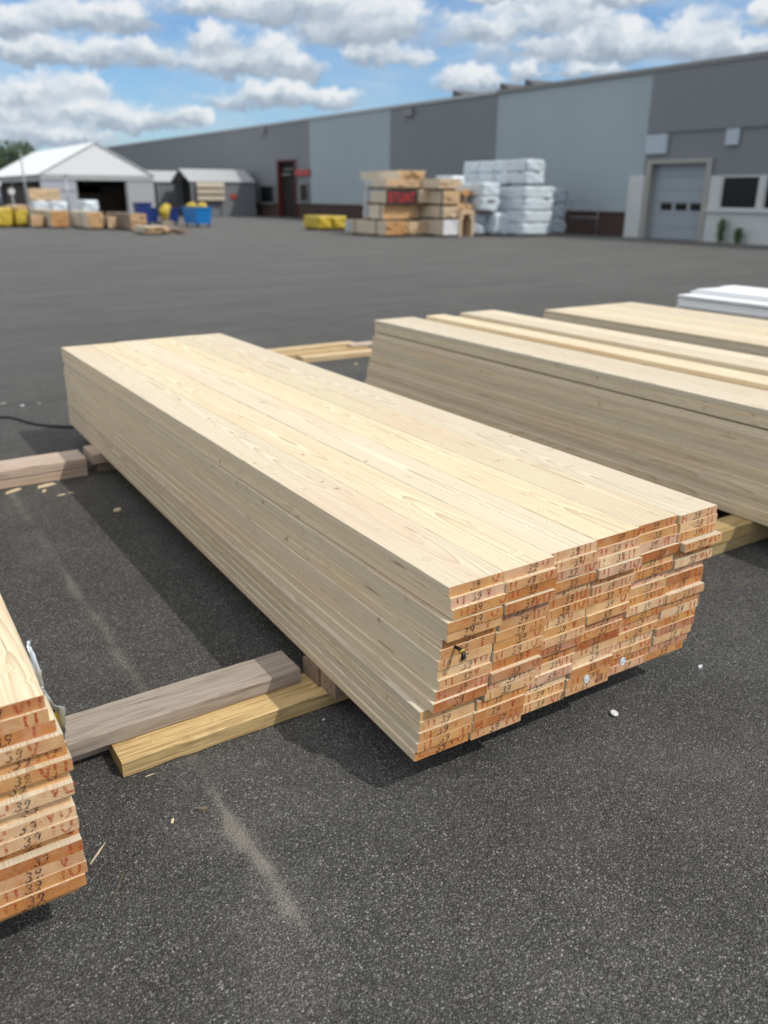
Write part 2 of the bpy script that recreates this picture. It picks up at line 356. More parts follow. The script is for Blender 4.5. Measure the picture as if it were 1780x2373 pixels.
# asphalt
def asphalt():
    m, n, b = newmat('asphalt')
    c = n.n('ShaderNodeTexCoord').outputs['Object']
    x, y, z = n.xyz(c)
    d1 = n.voro(c, 185.); c1 = n.xyz(n.voro(c, 185., out='Color'))
    d2 = n.voro(c, 380.); c2 = n.xyz(n.voro(c, 380., out='Color'))
    st = n.ramp(c1[0], [(0, (.034, .034, .033)), (.35, (.074, .073, .068)), (.65, (.140, .136, .126)), (.85, (.215, .207, .19)), (.96, (.32, .31, .285)), (1, (.46, .445, .41))])
    st2 = n.ramp(c2[1], [(0, (.034, .034, .033)), (.5, (.090, .087, .081)), (.85, (.19, .184, .17)), (1, (.36, .345, .32))])
    col = n.mix(n.m('GREATER_THAN', c1[2], .52), st2, st)
    gap = n.mapr(d1, .30, .62)
    col = n.mix(n.m('MULTIPLY', gap, .65), col, (.019, .019, .020, 1))
    d3 = n.voro(c, 62.); c3 = n.xyz(n.voro(c, 62., out='Color'))
    stone = n.m('MULTIPLY', n.m('GREATER_THAN', c3[0], .86), n.mapr(n.m('ADD', d3, n.m('MULTIPLY', c3[1], .16)), .30, .36, 1., 0.))
    col = n.mix(n.m('MULTIPLY', stone, .75), col, n.mix(c3[2], (.12, .105, .09, 1), (.30, .285, .26, 1)))
    tint = n.noise(c, 23., 2.)
    col = n.mix(.12, col, n.mix(tint, (.10, .075, .055, 1), (.075, .085, .075, 1)))
    big = n.noise(c, .55, 6., .62)
    med = n.noise(c, 5., 5., .6)
    dust = n.m('MULTIPLY', n.mapr(n.m('ADD', n.m('MULTIPLY', big, .6), n.m('MULTIPLY', med, .4)), .42, .68), .22)
    col = n.mix(dust, col, (.165, .158, .145, 1))
    blotch = n.mapr(n.noise(c, 1.7, 5., .65), .3, .7, 1.08, 1.42)
    col = n.mix(1., col, n.comb(blotch, blotch, blotch), 'MULTIPLY')
    # paler beyond the stacks: grazing-angle brightness painted into the asphalt colour
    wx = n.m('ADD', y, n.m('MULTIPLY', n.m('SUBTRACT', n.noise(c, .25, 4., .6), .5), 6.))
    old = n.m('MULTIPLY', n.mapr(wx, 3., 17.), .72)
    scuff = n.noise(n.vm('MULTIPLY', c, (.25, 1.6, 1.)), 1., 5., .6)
    far_col = n.mix(n.mapr(scuff, .35, .7), (.135, .132, .124, 1), (.182, .178, .166, 1))
    col = n.mix(old, col, far_col)
    # joint filled with pale sand
    yy = n.vm('MULTIPLY', c, (0, 1, 0))
    jx = n.m('ADD', n.m('SUBTRACT', x, .685), n.m('MULTIPLY', n.m('SUBTRACT', n.noise(yy, 2.6, 3.), .5), .06))
    wid = n.mapr(n.noise(yy, 4.3, 2.), .3, .7, .012, .034)
    qx = n.m('DIVIDE', jx, wid)
    core = n.m('POWER', 2.718, n.m('MULTIPLY', n.m('MULTIPLY', qx, qx), -1.))
    along = n.m('MULTIPLY', n.mapr(y, 1.22, 1.55), n.mapr(y, 1.85, 2.5, 1., .55))
    patch = n.mapr(n.noise(n.vm('MULTIPLY', c, (.6, 1., 0)), 3.1, 4., .6), .32, .66, .28, .92)
    grain = n.noise(c, 210., 3., .65)
    halo = n.m('MULTIPLY', n.mapr(n.m('ABSOLUTE', jx), .0, .10, .30, 0.), patch)
    amt = n.m('MULTIPLY', n.m('ADD', n.m('MULTIPLY', core, patch), halo), along)
    sand = n.mapr(n.m('ADD', amt, n.m('ADD', n.m('MULTIPLY', n.m('SUBTRACT', grain, .5), 2.6), n.m('MULTIPLY', n.m('SUBTRACT', d1, .42), .5))), .40, .85)
    sand = n.m('MULTIPLY', sand, n.mapr(amt, .03, .25))
    # loose grit drifting off its left side
    spr = n.m('MULTIPLY', n.mapr(n.m('ABSOLUTE', n.m('ADD', jx, .08)), .0, .17, 1., 0.), n.mapr(n.noise(c, 220., 2., .6), .54, .64))
    spr = n.m('MULTIPLY', spr, n.mapr(n.noise(c, 3., 3.), .42, .6))
    col = n.mix(n.m('MULTIPLY', sand, .8), col, (.33, .30, .255, 1))
    col = n.mix(n.m('MULTIPLY', spr, .8), col, (.30, .27, .23, 1))
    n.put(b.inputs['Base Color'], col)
    b.inputs['Roughness'].default_value = .9
    b.inputs['Specular IOR Level'].default_value = .3
    h = n.m('ADD', n.m('MULTIPLY', d1, -1.2), n.m('MULTIPLY', d2, -.5))
    n.put(b.inputs['Normal'], n.bump(h, 1., .007))
    return m
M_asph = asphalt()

def cladding(name, col):
    m, n, b = newmat(name)
    c = n.n('ShaderNodeTexCoord').outputs['Object']
    f = n.noise(n.vm('MULTIPLY', c, (1., .25, .07)), 2.2, 5., .6)
    n.put(b.inputs['Base Color'], n.mix(f, tuple(v * .9 for v in col), tuple(v * 1.08 for v in col)))
    b.inputs['Roughness'].default_value = .5
    return m
M_clight = cladding('light_cladding', (.335, .395, .415))
M_cdark = cladding('dark_cladding', (.19, .203, .215))
def bricks():
    m, n, b = newmat('brown_brick')
    c = n.n('ShaderNodeTexCoord').outputs['Object']
    x, y, z = n.xyz(c)
    t = n.n('ShaderNodeTexBrick'); n.put(t.inputs['Vector'], n.comb(y, z, 0.))
    t.inputs['Scale'].default_value = 4.2; t.inputs['Color1'].default_value = (.055, .03, .024, 1); t.inputs['Color2'].default_value = (.08, .042, .032, 1)
    t.inputs['Mortar'].default_value = (.06, .05, .045, 1); t.inputs['Mortar Size'].default_value = .015
    n.put(b.inputs['Base Color'], t.outputs[0]); b.inputs['Roughness'].default_value = .85
    return m
M_brick = bricks()
M_white = plain('white_paint', (.54, .555, .545), .6, .08)
M_beige = plain('beige_paint', (.33, .325, .295), .6, .08)
M_doorp = plain('grey_door_paint', (.30, .335, .37), .45, .05)
M_glass, _n, _b = newmat('dark_glass')
_b.inputs['Base Color'].default_value = (.012, .013, .014, 1); _b.inputs['Roughness'].default_value = .12; _b.inputs['Specular IOR Level'].default_value = .25
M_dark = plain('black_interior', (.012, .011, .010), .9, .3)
M_roof = plain('roof_felt', (.10, .10, .10), .8, .15)
M_trim = plain('grey_trim', (.22, .22, .215), .5, .08)
M_lamp = plain('light_trim', (.42, .44, .44), .5, .08)
M_sign_l = plain('pale_blue_sign', (.42, .48, .53), .5, .06)
M_red = plain('red_paint', (.42, .035, .03), .5, .12)
M_rust = plain('dark_red_frame', (.12, .018, .016), .5, .12)
M_tent = plain('white_pvc', (.80, .81, .80), .55, .04)
M_sheet = plain('shaded_sheet', (.40, .41, .45), .6, .08)  # white sheet in grey; its shade is painted into the colour
M_tentg = plain('grey_pvc', (.17, .175, .18), .6, .08)
M_tentgr = plain('pale_grey_pvc', (.38, .385, .385), .6, .06)
M_metal = plain('galvanised_steel', (.33, .34, .35), .45, .1, metal=.6)
M_black = plain('black_rubber', (.02, .02, .021), .6, .2)
M_blue_d = plain('dark_blue_plastic', (.012, .035, .17), .45, .12)
M_blue_l = plain('bright_blue_plastic', (.012, .20, .55), .4, .1)
M_yellowp = plain('yellow_film', (.52, .37, .035), .5, .2, bump=.3, bscale=9.)
M_foil = plain('white_wrap_film', (.62, .68, .71), .35, .06, bump=.35, bscale=6.)
M_foilb = plain('grey_wrap_film', (.42, .46, .50), .35, .12, bump=.35, bscale=6.)
M_wboard = plain('white_primed_board', (.78, .79, .79), .55, .05)
M_plast = plain('white_plastic', (.62, .62, .61), .35, .05)
M_ink, n_, b_ = newmat('black_ink')
_c = n_.n('ShaderNodeTexCoord').outputs['Object']
_o = n_.n('ShaderNodeObjectInfo').outputs['Random']
_f = n_.noise(n_.vm('ADD', _c, n_.vm('SCALE', n_.comb(_o, _o, _o), 30.)), 260., 2., .6)
b_.inputs['Base Color'].default_value = (.016, .016, .024, 1); b_.inputs['Roughness'].default_value = .8
_t = n_.n('ShaderNodeBsdfTransparent'); _m = n_.n('ShaderNodeMixShader')
n_.put(_m.inputs[0], n_.mapr(_f, .42, .50, 1., .0)); M_ink.node_tree.links.new(_t.outputs[0], _m.inputs[1]); M_ink.node_tree.links.new(b_.outputs[0], _m.inputs[2])
n_.put(_m.inputs[0], n_.mapr(_f, .41, .54, .08, .88))
M_ink.node_tree.links.new(_m.outputs[0], M_ink.node_tree.nodes['Material Output'].inputs[0])
M_rink, n_, b_ = newmat('red_ink')
_c = n_.n('ShaderNodeTexCoord').outputs['Object']
_o = n_.n('ShaderNodeObjectInfo').outputs['Random']
_v = n_.vm('ADD', _c, n_.vm('SCALE', n_.comb(_o, _o, _o), 30.))
_f = n_.m('ADD', n_.m('MULTIPLY', n_.noise(_v, 230., 2., .6), .6), n_.m('MULTIPLY', n_.noise(_v, 40., 2., .6), .4))
b_.inputs['Base Color'].default_value = (.46, .06, .025, 1); b_.inputs['Roughness'].default_value = .8
_t = n_.n('ShaderNodeBsdfTransparent'); _m = n_.n('ShaderNodeMixShader')
n_.put(_m.inputs[0], n_.mapr(_f, .38, .60, .0, .75)); M_rink.node_tree.links.new(_t.outputs[0], _m.inputs[1]); M_rink.node_tree.links.new(b_.outputs[0], _m.inputs[2])
M_rink.node_tree.links.new(_m.outputs[0], M_rink.node_tree.nodes['Material Output'].inputs[0])
M_tape, n_, b_ = newmat('yellow_black_tape')
_x = n_.xyz(n_.n('ShaderNodeTexCoord').outputs['Object'])
_s = n_.m('GREATER_THAN', n_.m('FRACT', n_.m('MULTIPLY', n_.m('ADD', _x[1], n_.m('MULTIPLY', _x[2], .8)), 13.)), .5)
n_.put(b_.inputs['Base Color'], n_.mix(_s, (.75, .55, .03, 1), (.02, .02, .02, 1))); b_.inputs['Roughness'].default_value = .35
M_chip = plain('wood_chip', (.66, .52, .33), .8, .15, 40.)
M_chipd = plain('brown_bark', (.16, .12, .08), .9, .2, 40.)
M_stone = plain('pale_grit', (.30, .29, .27), .85, .5, 3.)

# ------------------------------------------------------------------ ground
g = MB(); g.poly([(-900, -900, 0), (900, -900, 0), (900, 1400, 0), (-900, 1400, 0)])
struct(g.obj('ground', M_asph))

# ------------------------------------------------------------------ lumber stacks
BW, BT, BL = .1985, .0320, 4.485
def board_mesh(name, seed, mats, w=BW, t=BT, L=BL, bow=.0012):
    r_ = random.Random(seed); mb = MB(); ch = .0019; S = 8
    a1, a2 = r_.uniform(-bow, bow), r_.uniform(-1, 1) * .0012
    prof = [(-w / 2 + ch, -t / 2), (w / 2 - ch, -t / 2), (w / 2, -t / 2 + ch), (w / 2, t / 2 - ch), (w / 2 - ch, t / 2), (-w / 2 + ch, t / 2), (-w / 2, t / 2 - ch), (-w / 2, -t / 2 + ch)]
    for i in range(S + 1):
        q = i / S; cx = a1 * math.sin(math.pi * q) + a1 * .4 * math.sin(2 * math.pi * q + seed); cz = a2 * math.sin(math.pi * q)
        for (px, pz) in prof: mb.v.append((px + cx, q * L, pz + cz))
    for i in range(S):
        for k in range(8):
            k2 = (k + 1) % 8
            mb.face((i * 8 + k, (i + 1) * 8 + k, (i + 1) * 8 + k2, i * 8 + k2), 0)
    mb.face(range(8), 1); mb.face([S * 8 + k for k in range(8)][::-1], 1)
    return mb.mesh(name, mats)
BOARDS = [board_mesh('board', s, [M_board, M_end]) for s in range(6)]

# inked stamps on the board ends: strokes as thin ribbons
GL = {
 '3': [[(-.30, .40), (-.05, .50), (.22, .42), (.26, .22), (.05, .06), (-.08, .04)], [(.05, .04), (.28, -.10), (.28, -.34), (.05, -.50), (-.22, -.46), (-.32, -.32)]],
 '9': [[(.26, .20), (.10, .02), (-.18, .04), (-.28, .24), (-.16, .45), (.08, .50), (.26, .36), (.27, .10), (.16, -.24), (-.06, -.46), (-.22, -.50)]],
 'U': [[(-.32, .5), (-.32, -.25), (-.18, -.48), (.15, -.48), (.32, -.25), (.32, .5)]],
 'V': [[(-.32, .5), (0, -.5), (.32, .5)]],
 'I': [[(0, .5), (0, -.5)]],
 'D': [[(-.28, -.5), (-.28, .5), (.08, .5), (.30, .25), (.30, -.25), (.08, -.5), (-.28, -.5)]],
 'H': [[(-.3, .5), (-.3, -.5)], [(.3, .5), (.3, -.5)], [(-.3, 0), (.3, 0)]],
 'n': [[(-.3, -.5), (-.3, .45), (.3, .45), (.3, -.5)]],
}
def ribbon(mb, pts, w, zlim, r_, jit, drop=0.):
    P = []
    for i in range(len(pts) - 1):
        a, b = Vector(pts[i]), Vector(pts[i + 1]); k = max(1, int((b - a).length / .0035))
        for j in range(k): P.append(a.lerp(b, j / k))
    P.append(Vector(pts[-1]))
    prev = None
    for i, p in enumerate(P):
        t = (P[min(i + 1, len(P) - 1)] - P[max(i - 1, 0)])
        if t.length < 1e-9: continue
        nrm = Vector((-t.y, t.x)).normalized() * w * .5 * r_.uniform(.75, 1.25)
        p = p + Vector((r_.uniform(-jit, jit), r_.uniform(-jit, jit)))
        a, b = p + nrm, p - nrm
        a.y = max(-zlim, min(zlim, a.y)); b.y = max(-zlim, min(zlim, b.y))
        ok = abs(p.y) < zlim + w * .4 and r_.random() >= drop
        if ok:
            i0 = len(mb.v); mb.v += [(a.x, 0, a.y), (b.x, 0, b.y)]
            if prev is not None: mb.face((prev, prev + 1, i0 + 1, i0))
            prev = i0
        else: prev = None
def stamp39(seed):
    r_ = random.Random(seed); mb = MB()
    for ch, cx in (('3', -.0105), ('9', .0105)):
        for s in GL[ch]:
            ribbon(mb, [((x + y * .22) * .0205 + cx, y * .0245 + .0003) for x, y in s], .0035, .0148, r_, .0007, .03)
    for k in range(12):     # spatter under the digits
        x, z = r_.uniform(-.028, .02), r_.uniform(-.0145, -.009)
        d = r_.uniform(.0008, .0018); mb.poly([(x - d, 0, z), (x, 0, z - d), (x + d * 1.3, 0, z), (x, 0, z + d)])
    return mb.mesh('black_stamp', M_ink)
def stampred(seed):
    r_ = random.Random(seed); mb = MB()
    zc = r_.choice([0, .002, .012, .016, -.004, .014])
    seq = r_.choice([[('D', -.068), ('V', .04), ('U', .072)], [('n', -.066), ('I', .046), ('U', .074)], [('I', -.078), ('I', -.056), ('V', .036), ('U', .072)], [('H', -.066), ('U', .070)], [('D', -.064), ('V', .046), ('U', .078)]])
    dx = r_.uniform(-.008, .008)
    for ch, cx in seq:
        if r_.random() < .28: continue
        for s in GL[ch]:
            ribbon(mb, [(x * .034 + cx + dx, y * .046 + zc) for x, y in s], .0064, .0149, r_, .0007, .04)
    return mb.mesh('red_lettering', M_rink)
S39 = [stamp39(100 + i) for i in range(8)]
SRED = [m_ for m_ in (stampred(200 + i) for i in range(24)) if len(m_.polygons) > 3]

def stack(label, x0, yn, ztop, dXl, dXr, ncol=6, nlay=17, yoff=None, yaw=None, stamps=False, gap=0., colx=None, ysd=.0035, seed=1, group='stacks of planks laid out on the asphalt', skip=lambda l, c: False):
    r_ = random.Random(seed)
    zb = ztop - nlay * BT
    t = thing('lumber_stack', label, 'lumber stack', (x0, yn, 0), group)
    Wd = ncol * .1995
    for l in range(nlay):
        xl = dXl[l] if l < len(dXl) else dXl[-1]; xr = dXr[l] if l < len(dXr) else dXr[-1]
        tot = Wd + xr - xl
        g_ = max(0., (tot - ncol * BW)); ws = [r_.random() ** 2 + .05 for _ in range(ncol - 1)]; sw = sum(ws)
        cx = xl
        for c in range(ncol):
            if c > 0: cx += g_ * ws[c - 1] / sw
            X = cx + BW / 2; cx += BW
            if colx and (l, c) in colx: X = colx[(l, c)]
            if skip(l, c): continue
            y = r_.gauss(0, ysd) + (yoff(l, c) if yoff else 0)
            o = link('board', BOARDS[r_.randrange(6)], t, (X, y, -BT / 2 + ztop - l * BT + (gap if l < 3 else 0.)))
            o.rotation_euler = (0, 0, (yaw(l) if yaw else 0) + r_.gauss(0, .0004))
            if stamps:
                k = r_.uniform(-.022, .012)
                flip = r_.random() < .04
                s1 = link('black_stamp', S39[r_.randrange(8)], o, (k, -.0011, 0)); s1.rotation_euler = (0, math.pi if flip else r_.uniform(-.07, .07), 0); q_ = r_.uniform(.86, 1.04); s1.scale = (q_, 1, q_)
                s2 = link('red_lettering', SRED[r_.randrange(len(SRED))], o, (r_.uniform(-.006, .006), -.0006, 0)); s2['kind'] = 'stuff'
    return t
LX = [0, .001, .004, -.014, -.013, -.013, -.02, -.029, -.027, -.026, -.038, -.052, -.078, -.081, -.087, -.094, -.10]
RX = [0, .005, .001, .013, .004, -.003, -.022, -.022, -.019, -.024, -.033, -.035, -.044, -.049, -.056, -.063, -.08]
YC = [-.012, -.018, .004, .004, .012, .004]
YL = {k_: v_2 * .5 for k_, v_2 in {(1, 0): -.02, (2, 0): -.024, (3, 0): -.03, (4, 0): -.03, (1, 1): -.016, (2, 1): -.012, (3, 1): -.03, (1, 2): -.02, (3, 2): -.03, (3, 3): -.032, (9, 1): -.012, (10, 1): -.03, (11, 0): -.03, (10, 0): -.018, (12, 0): .03, (9, 2): -.028, (8, 3): -.03, (13, 2): -.03, (14, 2): .01, (12, 1): -.012, (3, 5): -.034, (2, 5): -.01, (3, 4): -.026, (2, 4): -.006, (6, 5): .02, (5, 4): -.02, (6, 4): .012, (9, 5): -.018, (10, 4): -.02, (5, 5): -.012}.items()}
A = stack('large pale plank stack filling the middle, its orange sawn ends stamped 39 toward the camera', 1.2805, 1.6484, .680, LX, RX, yoff=lambda l, c: YC[c] + YL.get((l, c), 0), yaw=lambda l: LX[l] / 4.7, stamps=True, seed=11, gap=.003)
DX = [-.0, .003, .014, .024, .028, .033, .025, .028, .021, .025, .026, .027, .027, .026, .029, .021, .008]
D = stack('plank stack cut off by the left edge of the photo, torn plastic at its side', .222 - 1.197, 1.690, .680, DX, DX, yoff=lambda l, c: [.004, .0, -.004, -.016, -.006, -.02, -.012, -.024, -.01, -.022, -.03, -.008, -.026, -.03, -.034, -.03, -.012][l], yaw=lambda l: -.012 + .0007 * l, stamps=True, seed=23)
BXl = [0, 0, -.001, .006, -.02, -.02, -.026, -.03, -.036, -.05, -.05, -.06, -.07, -.075, -.08, -.09, -.10]
stack('long plank stack on the right with open gaps between its top planks', 3.855, 1.60, .680, BXl, BXl, seed=31, gap=.010,
      colx={(0, 2): .64, (0, 3): 1.02, (0, 4): 1.22}, skip=lambda l, c: (l == 0 and c == 5))
stack('closed plank stack at the right edge, between the gapped stack and the white boards', 5.60, 1.38, .680, BXl, BXl, seed=41, gap=.006)
# white primed boards at the far right
WB = [board_mesh('white_board', 60 + s, [M_wboard, M_wboard], .24, .022, 4.8, .006) for s in range(4)]
t = thing('white_board_stack', 'stack of white primed boards at the right edge behind the plank stacks', 'board stack', (7.42, 1.0, 0))
for l in range(29):
    for c in range(4):
        if l == 28 and c < 1 or l == 27 and c < 1: continue
        o = link('white_board', WB[rng.randrange(4)], t, (.12 + c * .246 + rng.gauss(0, .012) + (.05 if l % 5 == 0 else 0), rng.gauss(0, .02), .131 + .011 + l * .0222))
        o.rotation_euler = (0, 0, rng.gauss(0, .001))

# small parts fixed to the big stack's ends
def disc(rad, th, n=20):
    mb = MB(); prof = [(0, -.9), (.35, -.9), (.4, -.6), (.8, -.6), (.9, -.95), (1, -.6), (1, 0)]
    for (q, y) in prof[1:]:
        for k in range(n):
            a = 2 * math.pi * k / n; mb.v.append((q * rad * math.cos(a), y * th, q * rad * math.sin(a)))
    m_ = len(prof) - 1
    for i in range(m_ - 1):
        for k in range(n):
            mb.face((i * n + k, i * n + (k + 1) % n, (i + 1) * n + (k + 1) % n, (i + 1) * n + k), 0, True)
    mb.face([k for k in range(n)][::-1]); mb.face([(m_ - 1) * n + k for k in range(n)])
    return mb
dm = disc(.0145, .006).mesh('plastic_disc', M_plast)
for (x, z) in ((1.822, .232), (1.99, .243)):
    o = link('plastic_disc', dm, A, (x - 1.2805, -.058, z)); o.rotation_euler = (0, 0, rng.uniform(-.1, .1))
mb = MB(); mb.tube([(0, .03, 0), (.002, -.005, .002), (.001, -.022, -.006), (-.002, -.024, -.018), (-.005, -.02, -.034)], [.006, .008, .010, .009, .003], 8)
se = mb.obj('strap_end', M_black, A, (1.311 - 1.2805, -.035, .487)); se.scale = (.75, .75, .8)
mb = MB(); mb.tube([(.0012, -.010, .001), (.001, -.0175, -.002)], [.0108, .0112], 8); mb.obj('yellow_band', M_yellowp, se)

# ------------------------------------------------------------------ bearers and loose timber
def beam(label, x0, x1, y0, y1, z0, z1, mat, ch=.004, group=None, warp=.0, name='timber_beam', rz=0., cat='timber beam', seed=0):
    r_ = random.Random(int(x0 * 977 + y0 * 131 + z1 * 7919) + seed)
    mb = MB(); S = 14; w, h = (y1 - y0) / 2, (z1 - z0) / 2; L = x1 - x0
    for i in range(S + 1):
        q = i / S; wv = warp
        c_ = ch * r_.uniform(.6, 1.5)
        pr_ = [(-w + c_, -h), (w - c_, -h), (w, -h + c_), (w, h - c_), (w - c_, h), (-w + c_, h), (-w, h - c_ * 1.3), (-w, -h + c_)]
        for k, (py, pz) in enumerate(pr_):
            jy = r_.uniform(-wv, wv); jz = r_.uniform(-wv, 0) if pz > 0 else 0
            mb.v.append((q * L - L / 2, py + jy, pz + jz))
    for i in range(S):
        for k in range(8):
            mb.face((i * 8 + k, i * 8 + (k + 1) % 8, (i + 1) * 8 + (k + 1) % 8, (i + 1) * 8 + k))
    mb.face(range(8)[::-1]); mb.face([S * 8 + k for k in range(8)])
    o = mb.obj(name, mat, None, ((x0 + x1) / 2, (y0 + y1) / 2, (z0 + z1) / 2)); o.rotation_euler = (0, 0, rz)
    return tag(o, label, cat, group)
gb = 'timber bearers under and beside the stacks'
beam('yellow pine beam with a rough split edge lying on the asphalt left of the big stack', .477, 1.60, 2.205, 2.362, 0, .060, M_yel, .004, gb, .0022)
beam('weathered grey beam resting on a paler one, left of the big stack', .345, 1.150, 2.306, 2.462, .0605, .118, M_grey, .004, gb, .001)
beam('pale beam underneath the weathered grey beam, its end showing past the left stack', .30, 1.10, 2.368, 2.462, 0, .060, M_pale, .003, gb)
beam('front brown bearer poking out from under the big stack onto the yellow beam', 1.200, 2.34, 2.145, 2.248, .0605, .1325, M_brown, .004, gb, .001)
beam('rear brown bearer right behind the front one under the big stack', 1.190, 2.34, 2.252, 2.362, .0605, .1325, M_brown, .004, gb, .001)
beam('lower bearer hidden in the dark under the right half of the big stack', 1.62, 2.42, 2.2, 2.36, 0, .060, M_brown, .004, gb)
beam('pinkish white-washed beam on top of another, left of the big stack\'s far end', -.30, 1.165, 5.265, 5.49, .0605, .120, M_pale, .004, gb, .001)
beam('lower beam of the pair left of the big stack\'s far end', -.35, 1.165, 5.27, 5.48, 0, .060, M_pale, .004, gb, .001)
beam('far bearer directly under the big stack, just showing in its shadow', 1.205, 2.42, 5.28, 5.50, .0605, .1325, M_pale, .004, gb)
beam('brown lower bearer under the far end of the big stack', 1.235, 2.40, 5.30, 5.48, 0, .060, M_brown, .004, gb)
beam('treated greenish bearer, upper of the pair at the foot of the gapped stack', 2.75, 4.95, 2.295, 2.42, .0665, .1325, M_green, .004, gb)
beam('treated greenish bearer, lower of the pair at the foot of the gapped stack', 2.70, 4.92, 2.305, 2.43, 0, .066, M_green, .004, gb)
beam('far bearer under the gapped stack', 3.85, 4.95, 5.0, 5.15, 0, .1325, M_green, .004, gb)
beam('near bearer under the closed stack at the right edge', 5.5, 6.8, 2.2, 2.35, 0, .1325, M_green, .004, gb)
beam('far bearer under the closed stack at the right edge', 5.6, 6.8, 5.0, 5.15, 0, .1325, M_green, .004, gb)
beam('near bearer under the white boards', 7.4, 8.5, 2.0, 2.15, 0, .131, M_green, .004, gb)
beam('far bearer under the white boards', 7.4, 8.5, 4.9, 5.05, 0, .131, M_green, .004, gb)
beam('near bearer under the stack cut off by the left edge', -.95, .20, 2.30, 2.46, 0, .1325, M_grey, .004, gb)
beam('far bearer under the stack cut off by the left edge', -.95, .10, 5.0, 5.2, 0, .1325, M_grey, .004, gb)
gp = 'loose yellow timbers behind the big stack'
beam('longest loose yellow timber lying in front behind the big stack', 4.10, 5.02, 7.88, 8.02, 0, .06, M_yel, .004, gp, .002, rz=-.03)
beam('loose yellow timber lying in the middle of the pile behind the big stack', 3.75, 5.02, 8.05, 8.19, 0, .075, M_yel, .004, gp, .002)
beam('loose yellow timber at the back of the pile behind the big stack', 3.65, 4.95, 8.22, 8.36, 0, .10, M_yel, .004, gp, .002)
beam('short pinkish timber at the right end of the pile behind the big stack', 4.80, 5.12, 8.06, 8.18, .076, .11, M_pale, .004, gp, .002)
beam('greenish bearer sticking out beyond the far end of the closed stack', 5.05, 6.9, 5.62, 5.80, .0, .1325, M_green, .004, gb)

# ------------------------------------------------------------------ small things on the ground
o = link('bottle_cap', dm.copy(), None, (2.02, 1.62, .006)); o.rotation_euler = (-R(78), 0, .4)
tag(o, 'round white plastic disc lying on the asphalt in front of the big stack\'s right half', 'plastic disc')
mb = MB(); pts = [(.2, 7.35), (.6, 7.22), (.95, 7.10), (1.04, 7.02), (1.13, 6.77), (1.23, 6.62), (1.39, 6.49), (1.7, 6.35), (2.2, 6.3)]
cp = []
for i in range(len(pts) - 1):
    for k in range(4):
        q = k / 4; p0, p1, p2, p3 = [Vector(pts[max(0, min(len(pts) - 1, i + j))]) for j in (-1, 0, 1, 2)]
        v = .5 * ((2 * p1) + (p2 - p0) * q + (2 * p0 - 5 * p1 + 4 * p2 - p3) * q * q + (3 * p1 - p0 - 3 * p2 + p3) * q ** 3)
        cp.append((v.x, v.y, .011))
mb.tube(cp, .010, 8)
tag(mb.obj('cable', M_black), 'black cable running over the asphalt to the big stack\'s far end', 'cable')
mb = MB(); mb.tube([(2.45, 2.06, .003), (3.12, 2.09, .003), (3.17, 2.05, .003), (3.27, 2.02, .003), (3.42, 2.02, .003)], .0016, 5)
tag(mb.obj('twine', M_chipd), 'thin brown twine on the asphalt right of the big stack', 'twine')
gc = 'wood chips and scraps on the asphalt'
def chip(x, y, L, w, h, rz, mat, label, tilt=0., name='wood_chip'):
    r_ = random.Random(int(x * 1000 + y * 77)); mb = MB(); b = 0
    P = [(-L / 2, -w / 2 * r_.uniform(.3, 1)), (0, -w / 2), (L / 2, -w / 2 * r_.uniform(.1, .9)), (L / 2 * r_.uniform(.8, 1), w / 2 * r_.uniform(.1, .9)), (0.1 * L, w / 2), (-L / 2 * r_.uniform(.8, 1), w / 2 * r_.uniform(.3, 1))]
    n_ = len(P)
    mb.v += [(px, py, r_.uniform(0, h * .3)) for px, py in P] + [(px * .94, py * .9, h * r_.uniform(.8, 1.2)) for px, py in P]
    for k in range(n_): mb.face((k, (k + 1) % n_, n_ + (k + 1) % n_, n_ + k))
    mb.face(range(n_, 2 * n_)); mb.face(range(n_)[::-1])
    o = mb.obj(name, mat, None, (x, y, .001)); o.rotation_euler = (tilt, 0, rz)
    return tag(o, label, 'wood chip', gc)
chip(.54, 1.94, .020, .008, .004, 1.1, M_chip, 'small tan wood chip on open asphalt below the yellow beam')
chip(.63, 1.935, .030, .012, .010, -.5, M_chipd, 'dark brown bark scrap at the head of the sand streak')
chip(.325, 1.93, .085, .006, .003, .80, M_chip, 'long pale wood splinter beside the left stack')
chip(.335, 1.78, .12, .0022, .002, 1.0, M_chipd, 'thin dry stalk near the foot of the left stack')
chip(2.54, 1.66, .028, .014, .006, .2, M_plast, 'white paper scrap on the asphalt right of the big stack')
chip(1.15, 2.14, .012, .007, .003, .3, M_plast, 'tiny white scrap in front of the brown bearer')
chip(.55, 2.175, .03, .004, .002, 0.0, M_chip, 'thin curved shaving at the near edge of the yellow beam')
chip(1.14, 4.53, .045, .04, .012, .4, M_chip, 'square pale offcut in front of the far bearers')
chip(.89, 5.19, .12, .035, .010, .25, M_chip, 'largest pale chip beside the far pair of beams')
chip(.70, 5.19, .11, .03, .010, .4, M_chip, 'pale chip at the left foot of the far pair of beams')
chip(.86, 5.10, .05, .02, .006, 1.0, M_chip, 'small chip between the larger ones by the far pair of beams')
chip(.93, 4.97, .05, .012, .006, .1, M_chip, 'narrow chip lying in front of the far pair of beams')
chip(.99, 4.98, .05, .008, .005, -.7, M_chip, 'slanting splinter in front of the far pair of beams')
chip(1.15, 5.16, .06, .02, .006, .2, M_chipd, 'brown chip in the shadow of the big stack')
chip(1.06, 7.61, .05, .025, .008, .2, M_stone, 'pale scrap beyond the black cable near the left edge')
chip(1.18, 7.43, .03, .03, .012, .2, M_plast, 'white scrap beyond the black cable')
chip(1.32, 7.45, .03, .02, .010, .2, M_stone, 'grey crumb beyond the black cable near the big stack')
